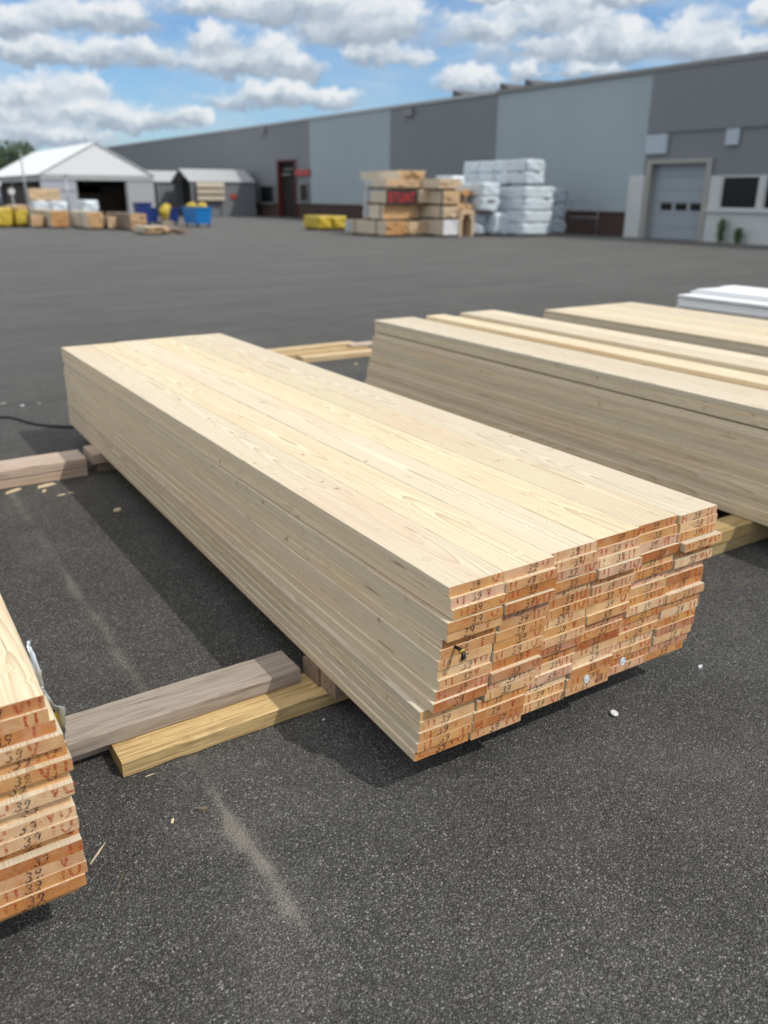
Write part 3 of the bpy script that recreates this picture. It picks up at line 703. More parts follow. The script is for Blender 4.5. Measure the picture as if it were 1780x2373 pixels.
chip(4.55, 7.55, .04, .03, .01, .2, M_chip, 'pale crumb in front of the loose yellow timbers')
# loose grit on the near asphalt
mb = MB(); rg = random.Random(5)
for k in range(3600):
    x, y = rg.uniform(.0, 3.6), rg.uniform(.62, 3.4)
    if k < 1500: x = .62 + rg.gauss(0, .07); y = rg.uniform(.9, 2.2)
    s_ = rg.uniform(.0006, .0015) * (1.8 if rg.random() < .05 else 1)
    b = len(mb.v); a = rg.uniform(0, 6.28)
    for q in range(4):
        mb.v.append((x + math.cos(a + q * 1.57) * s_ * rg.uniform(.7, 1.4), y + math.sin(a + q * 1.57) * s_ * rg.uniform(.7, 1.4), .0002))
    mb.v.append((x, y, s_ * 1.1))
    for q in range(4): mb.face((b + q, b + (q + 1) % 4, b + 4))
o = mb.obj('loose_grit', M_stone); o['kind'] = 'stuff'; o['label'] = 'loose pale grit scattered over the near asphalt'

# torn plastic and pen at the left stack
mb = MB()
SL = [(.236, 1.9167, .70), (.236, 1.9101, .6905), (.236, 1.8747, .6723), (.238, 1.8314, .6609), (.2442, 1.818, .626), (.258, 1.8478, .5861), (.276, 1.8809, .5322), (.278, 1.8673, .5265), (.280, 1.8881, .4827), (.280, 1.8809, .4433), (.282, 1.8693, .4109), (.286, 1.9016, .3666)]
SR = [(.244, 1.9127, .7028), (.243, 1.9196, .6868), (.246, 1.8646, .6845), (.248, 1.8057, .6731), (.2502, 1.809, .6379), (.2625, 1.8587, .5851), (.282, 1.8617, .5395), (.296, 1.8212, .5538), (.294, 1.8293, .5116), (.292, 1.8503, .465), (.288, 1.8741, .4156), (.290, 1.9102, .3667)]
def lerp3(P, t):
    i = min(int(t), len(P) - 2); q = t - i
    return Vector(P[i]).lerp(Vector(P[i + 1]), q)
NS = 44; rp = random.Random(9)
for i in range(NS + 1):
    t_ = i / NS * (len(SL) - 1); a_, b_2 = lerp3(SL, t_), lerp3(SR, t_)
    for k in range(5):
        p = a_.lerp(b_2, k / 4); p.x += -.015 * min(1, t_ / 6) + .004 * math.sin(k * 1.6) + rp.uniform(-.0015, .0015); p.z += rp.uniform(-.001, .001)
        mb.v.append(tuple(p))
for i in range(NS):
    for k in range(4): mb.face((i * 5 + k, i * 5 + k + 1, (i + 1) * 5 + k + 1, (i + 1) * 5 + k), 0, True)
pw = mb.obj('plastic_sheet', M_foil)
tag(pw, 'torn twisted strip of white plastic hanging on the side of the left stack', 'plastic sheet')
mb = MB()
TA_ = [(.268, 1.874, .5249), (.274, 1.8783, .491), (.276, 1.8779, .4641), (.276, 1.8687, .4377), (.278, 1.8776, .4066), (.283, 1.8961, .3713), (.276, 1.93, .345)]
TB_ = [(.274, 1.8331, .5496), (.280, 1.8378, .5161), (.284, 1.8379, .4894), (.284, 1.8295, .463), (.285, 1.8386, .4323), (.287, 1.8569, .3976), (.280, 1.90, .365)]
for i in range(25):
    t_ = i / 24 * (len(TA_) - 1); a_, b_2 = lerp3(TA_, t_), lerp3(TB_, t_)
    for k in range(3):
        p = a_.lerp(b_2, k / 2); p.x += -.015 + .003 * math.sin(k * 3 + i * .7); mb.v.append(tuple(p))
for i in range(24):
    for k in range(2): mb.face((i * 3 + k, i * 3 + k + 1, (i + 1) * 3 + k + 1, (i + 1) * 3 + k), 0, True)
tp = mb.obj('warning_tape', M_tape)
tag(tp, 'yellow and black warning tape behind the white plastic on the left stack', 'tape')
mb = MB(); mb.tube([(-.07, 0, 0), (.035, 0, 0), (.042, 0, 0), (.055, 0, 0)], [.006, .006, .004, .0015], 10)
o = mb.obj('marker_pen', M_blue_d, None, (.118, 1.915, .687)); o.rotation_euler = (0, 0, .42)
tag(o, 'dark blue marker pen on top of the left stack at the photo edge', 'pen')

# ------------------------------------------------------------------ warehouse
XF = 29.2
WH = thing('warehouse', 'long grey corrugated warehouse across the back of the yard', 'warehouse', (XF, 25, 0))
def wpart(name, mb, mat, parent=None):
    o = mb.obj(name, mat, parent or WH); 
    if parent is None: pass
    for v in o.data.vertices: v.co.x -= XF; v.co.y -= 25
    return o
def ribbed(y0, y1, z0, z1, x, pitch=.24, dep=.012):
    mb = MB(); n_ = max(1, int((y1 - y0) / pitch)); ys = []
    for i in range(n_):
        a = y0 + (y1 - y0) * i / n_; s_ = (y1 - y0) / n_
        ys += [(a, 0), (a + s_ * .55, 0), (a + s_ * .65, dep), (a + s_ * .9, dep)]
    ys.append((y1, 0))
    for (y, d) in ys: mb.v += [(x - d, y, z0), (x - d, y, z1)]
    for i in range(len(ys) - 1): mb.face((2 * i, 2 * i + 1, 2 * i + 3, 2 * i + 2))
    b = len(mb.v)
    mb.box(x + .004, x + .06, y0, y1, z0, z1)
    return mb
ZR = 6.26
mb = MB(); mb.box(29.75, 78, -20, 128, .0, 6.14); wpart('building_body', mb, M_roof)
for (y0, y1, z0, z1, x, mt) in ((-20, 25.28, 4.02, ZR, 29.13, M_cdark), (-20, 25.28, 3.03, 4.018, 29.2, M_cdark), (-20, 21.95, 2.40, 3.028, 29.2, M_cdark),
                                (25.283, 34.83, 1.06, ZR, 29.2, M_clight), (34.833, 44.44, 1.06, ZR, 29.2, M_cdark), (44.443, 54.36, 1.06, ZR, 29.2, M_clight),
                                (54.363, 128, 3.93, ZR, 29.2, M_cdark), (54.363, 56.42, 1.06, 3.928, 29.2, M_cdark), (59.40, 128, 1.06, 3.928, 29.2, M_cdark)):
    o = wpart('cladding_panel', ribbed(y0, y1, z0, z1, x), mt)
for (y0, y1) in ((25.93, 56.42), (59.40, 128)):
    mb = MB(); mb.box(29.24, 29.7, y0, y1, 0, 1.0); wpart('brick_plinth', mb, M_brick)
    mb = MB(); mb.box(29.17, 29.7, y0, y1, 1.001, 1.058); wpart('plinth_cap', mb, M_beige)
mb = MB(); mb.box(29.08, 29.9, -20, 34.83, ZR + .001, ZR + .16); wpart('roof_edge', mb, M_trim)
mb = MB(); mb.box(29.12, 29.9, 34.832, 128, ZR + .001, ZR + .15); wpart('roof_edge', mb, M_lamp)
for (ya, yb) in ((40.9, 39.4), (36.9, 35.6), (35.0, 33.8)):
    mb = MB(); x0, x1 = 31.0, 33.0
    mb.v += [(x0, ya, 6.1), (x1, ya, 6.1), (x1, ya, 7.05), (x0, ya, 7.05), (x0, yb, 6.1), (x1, yb, 6.1), (x1, yb, 6.55), (x0, yb, 6.55)]
    for q in ((0, 1, 2, 3), (4, 7, 6, 5), (3, 2, 6, 7), (0, 3, 7, 4), (1, 5, 6, 2), (0, 4, 5, 1)): mb.face(q)
    wpart('rooflight', mb, M_roof)
# garage door
mb = MB(); mb.box(29.08, 29.75, 24.86, 25.12, 0, 2.868); wpart('door_post', mb, M_beige)
mb = MB(); mb.box(29.08, 29.75, 21.95, 22.19, 0, 2.868); wpart('door_post', mb, M_beige)
mb = MB(); mb.box(29.08, 29.75, 21.95, 25.12, 2.87, 3.028); wpart('door_lintel', mb, M_beige)
mb = MB()
for k in range(6):
    mb.box(29.40, 29.46, 22.193, 24.857, k * .478 + .006, (k + 1) * .478 - .004)
gd = wpart('garage_door', mb, M_doorp)
for (a, b_) in ((24.38, 23.84), (23.64, 23.10), (22.92, 22.40)):
    mb = MB(); mb.box(29.375, 29.398, b_, a, 1.13, 1.39); wpart('door_window', mb, M_glass, gd)
# white pier and office wall
mb = MB(); mb.box(29.06, 29.7, 25.124, 25.93, 0, 2.45); wpart('white_pier', mb, M_white)
mb = MB(); mb.box(29.12, 29.7, -20, 21.945, 0, 1.10); wpart('office_wall', mb, M_white)
mb = MB(); mb.box(29.02, 29.7, -20, 21.945, 1.102, 1.20); wpart('window_ledge', mb, M_white)
ye = 21.945
for k in range(12):
    y1 = 21.45 - k * 1.84; y0 = y1 - 1.62
    mb = MB(); mb.box(29.12, 29.7, y1, ye, 1.202, 2.398); wpart('wall_pier', mb, M_white); ye = y0
    mb = MB()
    mb.box(29.16, 29.26, y0, y0 + .06, 1.202, 2.398); mb.box(29.16, 29.26, y1 - .06, y1, 1.202, 2.398)
    mb.box(29.16, 29.26, y0 + .06, y1 - .06, 1.202, 1.265); mb.box(29.16, 29.26, y0 + .06, y1 - .06, 2.335, 2.398)
    wf = wpart('office_window', mb, M_white)
    mb = MB(); mb.box(29.21, 29.24, y0 + .06, y1 - .06, 1.265, 2.335); wpart('window_pane', mb, M_glass, wf)
mb = MB(); mb.box(29.12, 29.7, -20, ye, 1.202, 2.398); wpart('wall_pier', mb, M_white)
mb = MB(); mb.box(29.08, 29.19, 24.2, 25.27, 3.25, 3.98); wpart('sign_panel', mb, M_sign_l)
mb = MB(); mb.box(29.08, 29.165, 20.95, 21.5, 3.45, 4.0); wpart('sign_panel', mb, M_sign_l)
# far door and windows
mb = MB(); mb.box(29.45, 29.7, 56.7, 59.15, 0, 3.8); fd = wpart('doorway', mb, M_dark)
mb = MB(); mb.box(29.1, 29.7, 59.15, 59.398, 0, 3.92); mb.box(29.1, 29.7, 56.423, 56.60, 0, 3.92); mb.box(29.1, 29.7, 56.60, 59.15, 3.8, 3.92); wpart('door_frame', mb, M_rust)
mb = MB(); mb.box(29.3, 29.44, 57.6, 58.9, 2.9, 2.98); mb.box(29.3, 29.44, 57.2, 58.6, 3.25, 3.31); wpart('pipe_bundle', mb, M_beige)
mb = MB(); mb.box(29.05, 29.16, 54.3, 56.35, 2.82, 3.2); wpart('red_sign', mb, M_red)
for (y0, y1, z0, z1) in ((60.0, 62.5, .9, 2.26), (54.6, 55.85, 1.07, 2.36)):
    mb = MB(); e = .1
    mb.box(29.1, 29.165, y0, y0 + e, z0, z1); mb.box(29.1, 29.165, y1 - e, y1, z0, z1); mb.box(29.1, 29.165, y0 + e, y1 - e, z0, z0 + e); mb.box(29.1, 29.165, y0 + e, y1 - e, z1 - e, z1)
    wf = wpart('side_window', mb, M_trim)
    mb = MB(); mb.box(29.13, 29.16, y0 + e, y1 - e, z0 + e, z1 - e); wpart('window_pane', mb, M_glass, wf)
# wall vents near the eaves
for y in (42.0, 61.0):
    mb = MB(); mb.box(29.02, 29.165, y, y + .8, 5.75, 6.15); wpart('wall_vent', mb, M_trim)

# handrail and weeds in front of the wall
mb = MB(); mb.tube([(28.75, 28.9, 0), (28.75, 28.9, 1.45), (28.75, 27.2, 1.45), (28.75, 27.2, 0)], .025, 8); mb.tube([(28.75, 28.9, .75), (28.75, 27.2, .75)], .02, 8)
tag(mb.obj('handrail', M_metal), 'thin grey tubular rail in front of the brown brick plinth', 'handrail')
M_leaf = plain('weed_leaf', (.075, .13, .035), .6, .35, 2.)
M_stem = plain('weed_stem', (.10, .11, .05), .8, .2)
def weed(x, y, h, w_, label, seed):
    r_ = random.Random(seed); t = thing('weed', label, 'plant', (x, y, 0), 'weeds at the foot of the office wall')
    ms, ml = MB(), MB()
    for s_ in range(5):
        tx, ty = r_.uniform(-w_, w_), r_.uniform(-w_, w_); ms.tube([(tx * .2, ty * .2, 0), (tx * .6, ty * .6, h * .5), (tx, ty, h * r_.uniform(.75, 1))], [.012, .008, .003], 5)
        for k in range(70):
            q = r_.uniform(.08, 1); c = Vector((tx * q + r_.gauss(0, .05), ty * q + r_.gauss(0, .05), h * q * .95))
            d = Vector((r_.gauss(0, 1), r_.gauss(0, 1), r_.gauss(.2, .6))).normalized(); e = d.orthogonal().normalized() * .03; L_ = r_.uniform(.06, .13)
            ml.poly([c, c + d * L_ * .5 + e, c + d * L_, c + d * L_ * .5 - e])
    ms.obj('stem', M_stem, t); ml.obj('leaves', M_leaf, t)
weed(28.85, 20.95, .92, .09, 'taller weed standing against the white office wall', 1)
weed(28.85, 20.2, .60, .13, 'shorter bushy weed right of the taller one at the office wall', 2)

# ------------------------------------------------------------------ goods in the yard
M_pk_side = wood('stored_plank_side', (.66, .57, .42, 1), (.50, .39, .25, 1), .4, knots=0., tone=.3)
M_pk_end = endgrain('stored_plank_end', [(0, (.74, .55, .32)), (.35, (.62, .38, .18)), (.6, (.70, .54, .36)), (1, (.66, .47, .27))], .3, redk=.12)
M_pk_or = plain('orange_plank_end', (.56, .29, .11), .8, .25, 8.)
def bundle(name, label, x0, x1, y0, y1, z0, z1, lay, cols, side=None, end=None, straps=(), group='strapped timber bundles in the yard', rz=0., skid=True, cap=None, seed=0, cat='timber bundle', jit=.02):
    r_ = random.Random(seed + int(x0 * 91)); cx, cy = (x0 + x1) / 2, (y0 + y1) / 2
    t = thing(name, label, cat, (cx, cy, z0), group, rz)
    w, L, h = (x1 - x0) / 2, (y1 - y0) / 2, z1 - z0
    zb = .09 if skid else 0.
    mb = MB()
    for l in range(lay):
        for c in range(cols):
            a = zb + (h - zb) * l / lay; b = zb + (h - zb) * (l + 1) / lay - .006
            xa = -w + 2 * w * c / cols; xb = -w + 2 * w * (c + 1) / cols - .006
            j = r_.gauss(0, jit); jx = r_.gauss(0, .004) if c in (0, cols - 1) else 0
            i0 = len(mb.f); mb.box(xa + jx, xb + jx, -L + j, L + j, a, b, 0)
            mb.mi[i0 + 2] = 1; mb.mi[i0 + 4] = 1
    o = mb.obj('planks', [side or M_pk_side, end or M_pk_end], t)
    if skid:
        for q in (-.7, 0, .7):
            m2 = MB(); m2.box(-w, w, q * L - .05, q * L + .05, 0, zb - .004); m2.obj('skid', M_brown, t)
    for q in straps:
        m2 = MB(); yy = q * L; e = .03
        m2.box(-w - e, -w - e + .012, yy - .02, yy + .02, zb, h + .012); m2.box(w + e - .012, w + e, yy - .02, yy + .02, zb, h + .012); m2.box(-w - e + .012, w + e - .012, yy - .02, yy + .02, h + .001, h + .012)
        m2.obj('strap', M_black, t)
    if cap:
        m2 = MB(); m2.box(-w - .02, -w - .008, L - .5, L - .1, zb + .05, h - .05); m2.obj('paper_label', cap, t)
    return t
Bn = lambda *a, **k: bundle('timber_bundle', *a, **k)
# the timber pile in the middle of the yard
Bn('low bundle with an orange end at the front left of the yard timber pile', 19.75, 20.82, 30.3, 33.6, 0, .62, 7, 5, end=M_pk_or, straps=(-.55, .5), cap=M_foilb, seed=1)
Bn('low bundle with half pale, half orange end, second at the timber pile front', 20.92, 22.0, 30.35, 34.0, 0, .60, 6, 5, straps=(-.5,), seed=2)
Bn('second-layer bundle above the orange-ended one, on the left of the pile', 19.9, 21.55, 30.75, 32.35, .62, 1.25, 6, 6, straps=(-.75, .6), cap=M_foilb, seed=3)
Bn('third-layer bundle behind the red and black banner', 19.95, 21.4, 30.6, 32.35, 1.255, 1.80, 6, 6, straps=(.55,), cap=M_foilb, seed=4)
Bn('pale-ended bundle overhanging the right end of the banner', 21.45, 22.25, 30.35, 33.2, 1.255, 1.86, 5, 5, seed=5)
Bn('fourth-layer bundle with a bright end at the top left of the pile', 20.0, 21.75, 30.7, 32.35, 1.865, 2.25, 4, 6, cap=M_foilb, seed=6)
Bn('topmost loose planks lying on the pile', 20.8, 22.1, 30.9, 34.0, 2.255, 2.60, 4, 5, skid=False, seed=7, jit=.12)
Bn('bundle tucked under the pale-ended one, set back in shade', 21.6, 22.3, 31.0, 33.4, .62, 1.25, 5, 4, side=M_brown, seed=8)
Bn('front right bundle with a whitish end standing lowest on its column', 21.95, 22.75, 29.3, 32.2, 0, .68, 5, 4, end=M_wboard, straps=(), seed=9)
Bn('middle bundle of the front right column', 21.95, 22.75, 29.35, 32.2, .685, 1.22, 5, 4, straps=(-.9,), seed=10)
Bn('upper bundle of the front right column', 21.95, 22.75, 29.3, 32.2, 1.225, 1.82, 5, 4, straps=(-.9,), seed=11)
Bn('pinkish top bundle of the front right column', 21.8, 22.95, 29.5, 32.4, 1.825, 2.28, 4, 5, seed=12)
# small open crate frame
t = thing('open_crate', 'open wooden crate with an arched dark mouth right of the timber pile', 'crate', (23.1, 29.5, 0))
mb = MB(); w = .36
for i in range(9):
    a0 = math.pi * i / 8
    mb.v += [(-w, -.3, 0) if False else (w * math.cos(a0) * .72, -.3, .35 + .40 * math.sin(a0)), (w * math.cos(a0) * .72, .9, .35 + .40 * math.sin(a0)), (w * (1 if abs(math.cos(a0)) > .3 else math.cos(a0) * 2.2 if abs(math.cos(a0)) > .1 else 0), -.3, .35 if i in (0, 8) else .95), (w * (1 if abs(math.cos(a0)) > .3 else 0) , .9, .95)]
mb = MB(); mb.box(-w, -w + .1, -.3, .9, 0, .9); mb.box(w - .1, w, -.3, .9, 0, .9); mb.box(-w, w, -.32, .9, .901, 1.05)
mb.poly([(-w + .1, -.28, .9), (-w + .1, -.28, .62), (-.12, -.28, .9)]); mb.poly([(w - .1, -.28, .9), (.12, -.28, .9), (w - .1, -.28, .62)])
mb.obj('frame', M_pk_end, t)
mb = MB(); mb.box(-w + .1, w - .1, .6, .88, 0, .9); mb.obj('back_panel', M_brown, t)
Bn('short offcuts stacked on the arched crate', 22.75, 23.5, 29.4, 30.4, 1.06, 1.32, 3, 3, skid=False, seed=13, jit=.08)
Bn('brown offcut bundle above the short offcuts right of the column', 22.8, 23.4, 29.6, 30.6, 1.325, 1.62, 3, 3, skid=False, side=M_brown, end=M_brown, seed=14)
Bn('orange planks sticking out at the right of the pile top', 22.78, 23.75, 29.55, 31.0, 1.625, 1.85, 2, 4, skid=False, end=M_pk_or, seed=15, jit=.1)
# banner with blurred red lettering
t = thing('banner', 'black banner with red lettering hung on the yard timber pile', 'banner', (19.9, 30.5, 1.27))
mb = MB(); mb.box(.0, 1.5, 0, .03, 0, .57); mb.obj('board', M_black, t)
mb = MB(); rb = random.Random(2); x = .06
for ch in 'STUNT':
    w_ = .25
    segs = {'S': [(0, 1, .8, 1), (0, 1, .4, .6), (0, 1, 0, .2), (0, .25, .6, .8), (.75, 1, .2, .4)], 'T': [(0, 1, .8, 1), (.38, .62, 0, .8)], 'U': [(0, .25, .2, 1), (.75, 1, .2, 1), (0, 1, 0, .2)], 'N': [(0, .25, 0, 1), (.75, 1, 0, 1), (.25, .5, .5, .8), (.5, .75, .2, .5)]}[ch]
    for (a, b, c, d) in segs: mb.box(x + a * w_, x + b * w_, -.006, -.001, .09 + c * .38, .09 + d * .38)
    x += .282
mb.obj('lettering', M_red, t)
# yellow wrapped timber
def wrapped(name, label, x0, x1, y0, y1, z0, z1, mat, rows=1, cols=1, group=None, cat='wrapped bale', rz=0., seed=0, skid=.08, lab=False):
    r_ = random.Random(seed); t = thing(name, label, cat, ((x0 + x1) / 2, (y0 + y1) / 2, z0), group, rz)
    import bmesh
    w, L, h = (x1 - x0) / 2, (y1 - y0) / 2, z1 - z0
    if skid:
        for q in (-.75, 0, .75):
            m2 = MB(); m2.box(-w * .95, w * .95, q * L - .06, q * L + .06, 0, skid - .003); m2.obj('skid', M_brown, t)
    for r0 in range(rows):
        for c0 in range(cols):
            ya, yb = -L + 2 * L * c0 / cols + .012, -L + 2 * L * (c0 + 1) / cols - .012
            za, zb = skid + (h - skid) * r0 / rows + .006, skid + (h - skid) * (r0 + 1) / rows - .006
            bm = bmesh.new(); bmesh.ops.create_cube(bm, size=1)
            bmesh.ops.subdivide_edges(bm, edges=bm.edges[:], cuts=4, use_grid_fill=True)
            ph = r_.uniform(0, 9)
            for v in bm.verts:
                p = Vector((v.co.x * 2 * w, (ya + yb) / 2 + v.co.y * (yb - ya), (za + zb) / 2 + v.co.z * (zb - za)))
                k = .032
                p += Vector((math.sin(p.y * 9 + p.z * 7 + ph), math.sin(p.z * 11 + p.x * 8 + ph), math.sin(p.x * 5 + p.y * 4 + ph) * .4)) * k
                v.co = p
            bmesh.ops.bevel(bm, geom=[e for e in bm.edges if len(e.link_faces) == 2 and e.calc_face_angle(0) > .8], offset=.015, segments=2, affect='EDGES')
            mb = MB(); mb.bm(bm, 0, True); bm.free()
            mb.obj('pack', mat, t)
    if lab:
        m2 = MB(); m2.box(-.2, .2, -L - .035, -L - .025, h * .35, h * .45); m2.obj('paper_label', M_trim, t)
    return t
gy = 'timber packs wrapped in yellow film'
wrapped('yellow_pack', 'left yellow-wrapped timber pack beside the yard timber pile', 20.3, 21.0, 37.0, 38.6, 0, .68, M_yellowp, 1, 1, gy, 'wrapped pack')
wrapped('yellow_pack', 'right yellow-wrapped timber pack next to the low orange-ended bundle', 21.05, 21.75, 36.9, 38.5, 0, .66, M_yellowp, 1, 1, gy, 'wrapped pack', seed=3)
gw = 'white film-wrapped bales of insulation by the warehouse'
wrapped('wrapped_bale', 'long white-wrapped bale lying on top of the bale pile', 25.15, 26.2, 28.0, 32.2, 2.05, 3.05, M_foil, 2, 4, gw, seed=1, skid=.05)
wrapped('wrapped_bale', 'white-wrapped bale column on the left of the bale pile, with a label', 23.65, 24.6, 28.95, 31.3, .95, 2.15, M_foil, 2, 2, gw, seed=2, lab=True)
wrapped('wrapped_bale', 'low white-wrapped bale pair at the foot of the left column', 24.35, 25.3, 28.85, 31.2, 0, .95, M_foil, 1, 2, gw, seed=3)
wrapped('wrapped_bale', 'grey-wrapped bale holding up the left column of the bale pile', 23.5, 24.33, 29.3, 31.5, 0, .945, M_foilb, 2, 2, gw, seed=4)
wrapped('wrapped_bale', 'tall leaning white-wrapped bale at the front right of the bale pile', 25.1, 26.7, 27.9, 29.95, 0, 2.0, M_foil, 4, 1, gw, seed=5)
wrapped('wrapped_bale', 'rear white-wrapped bale behind the tall leaning one', 25.35, 26.3, 30.0, 31.4, 0, 2.04, M_foilb, 4, 1, gw, seed=6)
wrapped('wrapped_bale', 'small white-wrapped bale at the far left end of the pile top', 23.9, 24.6, 31.4, 32.6, 1.6, 2.45, M_foil, 1, 1, gw, seed=8)
wrapped('wrapped_bale', 'grey-wrapped bale under the small one at the far left end', 23.75, 24.7, 31.55, 33.0, 0, 1.595, M_foilb, 3, 1, gw, seed=9)
wrapped('wrapped_bale', 'upright blue-grey film-wrapped pallet rightmost beside the brick plinth', 26.9, 27.9, 28.25, 28.95, 0, 1.95, M_foilb, 3, 1, gw, seed=7)

# left group in front of the marquee
Bn('grey-beige bundle with an orange-red end in front of the marquee', 9.75, 10.55, 44.85, 50.2, 0, .82, 8, 4, end=M_pk_or, straps=(-.3,), seed=21, group='timber bundles in front of the marquee')
Bn('bundle with a tan end right of the orange-red ended one', 10.92, 11.65, 42.65, 46.9, 0, .80, 8, 4, straps=(-.4,), seed=22, group='timber bundles in front of the marquee')
Bn('brownish bundle seen along its side, beside the dark blue bin', 12.25, 13.0, 40.4, 44.4, 0, .76, 8, 4, side=M_brown, straps=(-.4, .4), seed=23, group='timber bundles in front of the marquee')
wrapped('yellow_pack', 'yellow-wrapped pack at the left edge in front of the marquee', 7.6, 8.3, 46.7, 48.6, .0, .95, M_yellowp, 1, 1, gy, 'wrapped pack', seed=5)
wrapped('yellow_pack', 'yellow-wrapped pack with planks on top, near the tall pole', 8.45, 9.1, 46.6, 49.2, .0, .88, M_yellowp, 1, 2, gy, 'wrapped pack', seed=6)
Bn('thin beige planks lying on the yellow pack near the tall pole', 8.45, 9.2, 46.6, 49.0, .885, 1.05, 2, 4, skid=False, seed=24, group='timber bundles in front of the marquee')
wrapped('wrapped_bale', 'pale blue wrapped bale in front of the marquee\'s white panel', 10.75, 11.45, 48.6, 49.8, 0, 1.2, M_foil, 2, 1, None, seed=11)
wrapped('wrapped_bale', 'white wrapped bale at the left of the marquee opening', 11.95, 12.75, 47.4, 48.6, 0, 1.28, M_foil, 2, 1, None, seed=12)
Bn('beige plank bundle raised on trestles before the marquee\'s white panel', 10.0, 11.6, 50.5, 51.6, 1.25, 1.85, 5, 6, skid=False, seed=25, group='timber bundles in front of the marquee')
wrapped('wrapped_bale', 'white wrapped bale carrying the raised plank bundle', 10.1, 11.5, 50.5, 51.6, 0, 1.245, M_foil, 2, 1, None, seed=13)
Bn('low pile of loose pale planks at the front of the left group', 11.60, 12.62, 36.3, 37.8, 0, .34, 4, 5, skid=True, seed=26, jit=.12, group='timber bundles in front of the marquee')
Bn('low brown plank pile right of the loose pale planks', 12.75, 13.5, 36.6, 38.2, 0, .26, 3, 4, skid=False, side=M_brown, end=M_brown, seed=27, jit=.08, group='timber bundles in front of the marquee')
Bn('grey-brown bundle behind the orange-red ended one, under the tall pole', 9.0, 9.6, 45.9, 48.4, 0, .62, 6, 3, side=M_grey, seed=31, group='timber bundles in front of the marquee')
Bn('low grey-brown bundle filling the gap left of the brownish one', 11.75, 12.2, 42.3, 45.4, 0, .58, 6, 3, side=M_brown, seed=32, group='timber bundles in front of the marquee')
# bins
def bin_(label, x, y, w, L, h, mat, bags, seed, group='blue wheeled bins'):
    r_ = random.Random(seed); t = thing('wheeled_bin', label, 'waste bin', (x, y, 0), group)
    mb = MB(); z0 = .17; k = .86
    a = [(-w / 2 * k, -L / 2 * k, z0), (w / 2 * k, -L / 2 * k, z0), (w / 2 * k, L / 2 * k, z0), (-w / 2 * k, L / 2 * k, z0), (-w / 2, -L / 2, h), (w / 2, -L / 2, h), (w / 2, L / 2, h), (-w / 2, L / 2, h)]
    mb.v += a
    for q in ((0, 3, 2, 1), (0, 1, 5, 4), (1, 2, 6, 5), (2, 3, 7, 6), (3, 0, 4, 7)): mb.face(q)
    mb.poly([(p[0] * .94, p[1] * .94, h - .06) for p in a[4:]])
    mb.obj('tub', mat, t)
    mb = MB(); e = .03
    mb.box(-w / 2 - e, w / 2 + e, -L / 2 - e, -L / 2 + .02, h - .03, h + .03); mb.box(-w / 2 - e, w / 2 + e, L / 2 - .02, L / 2 + e, h - .03, h + .03)
    mb.box(-w / 2 - e, -w / 2 + .02, -L / 2 + .021, L / 2 - .021, h - .03, h + .03); mb.box(w / 2 - .02, w / 2 + e, -L / 2 + .021, L / 2 - .021, h - .03, h + .03)
    mb.obj('rim', mat, t)
    for sx in (-1, 1):
        for sy in (-1, 1):
            m2 = MB(); cx, cy = sx * w * .36, sy * L * .36
            m2.tube([(cx - .025, cy, .085), (cx + .025, cy, .085)], .085, 12); m2.obj('wheel', M_black, t)
    import bmesh
    for b in range(bags):
        bm = bmesh.new(); bmesh.ops.create_icosphere(bm, subdivisions=2, radius=1)
        ph = r_.uniform(0, 9); cx, cy = r_.uniform(-.25, .25) * w, (b + .5) / bags * L * .8 - L * .4
        for v in bm.verts:
            q = 1 + .12 * math.sin(v.co.x * 5 + ph) + .1 * math.sin(v.co.y * 6 + v.co.z * 4 + ph)
            v.co = Vector((cx + v.co.x * w * .33 * q, cy + v.co.y * L / bags * .4 * q, h + .07 + v.co.z * .19 * q))
        m2 = MB(); m2.bm(bm, 0, True); bm.free()
        o = m2.obj('yellow_bag', M_yellowp, t)
    return t
bin_('bright blue large bin at the right end of the bins, yellow bags inside', 16.95, 44.2, .85, 2.1, .95, M_blue_l, 2, 1)
bin_('tall dark blue bin left of the others, beside the brownish bundle', 14.75, 46.3, .75, .8, 1.15, M_blue_d, 0, 2)
bin_('narrow dark blue bin in the middle, behind the yellow sack', 15.55, 47.3, .5, .6, .88, M_blue_d, 0, 3)
bin_('dark blue bin topped by a yellow bag, left of the bright blue one', 16.45, 47.0, .75, .9, .85, M_blue_d, 1, 4)
import bmesh
bm = bmesh.new(); bmesh.ops.create_icosphere(bm, subdivisions=3, radius=1)
for v in bm.verts:
    q = 1 + .1 * math.sin(v.co.x * 5 + 1) + .08 * math.sin(v.co.y * 6 + v.co.z * 5)
    v.co = Vector((v.co.x * .27 * q * (1.15 if v.co.z > 0 else .85), v.co.y * .25 * q, .40 + v.co.z * .42 * q))
mb = MB(); mb.bm(bm, 0, True); bm.free()
mb.v = [(a, b, max(0.0, c)) for a, b, c in mb.v]
o = mb.obj('yellow_sack', M_yellowp, None, (15.85, 46.0, .26)); tag(o, 'bulging yellow sack on a low block among the blue bins', 'sack')
mb = MB(); mb.box(-.3, .3, -.3, .3, 0, .27, 0, .01); o = mb.obj('wood_block', M_grey, None, (15.85, 46.0, 0)); tag(o, 'low grey block under the yellow sack', 'block')

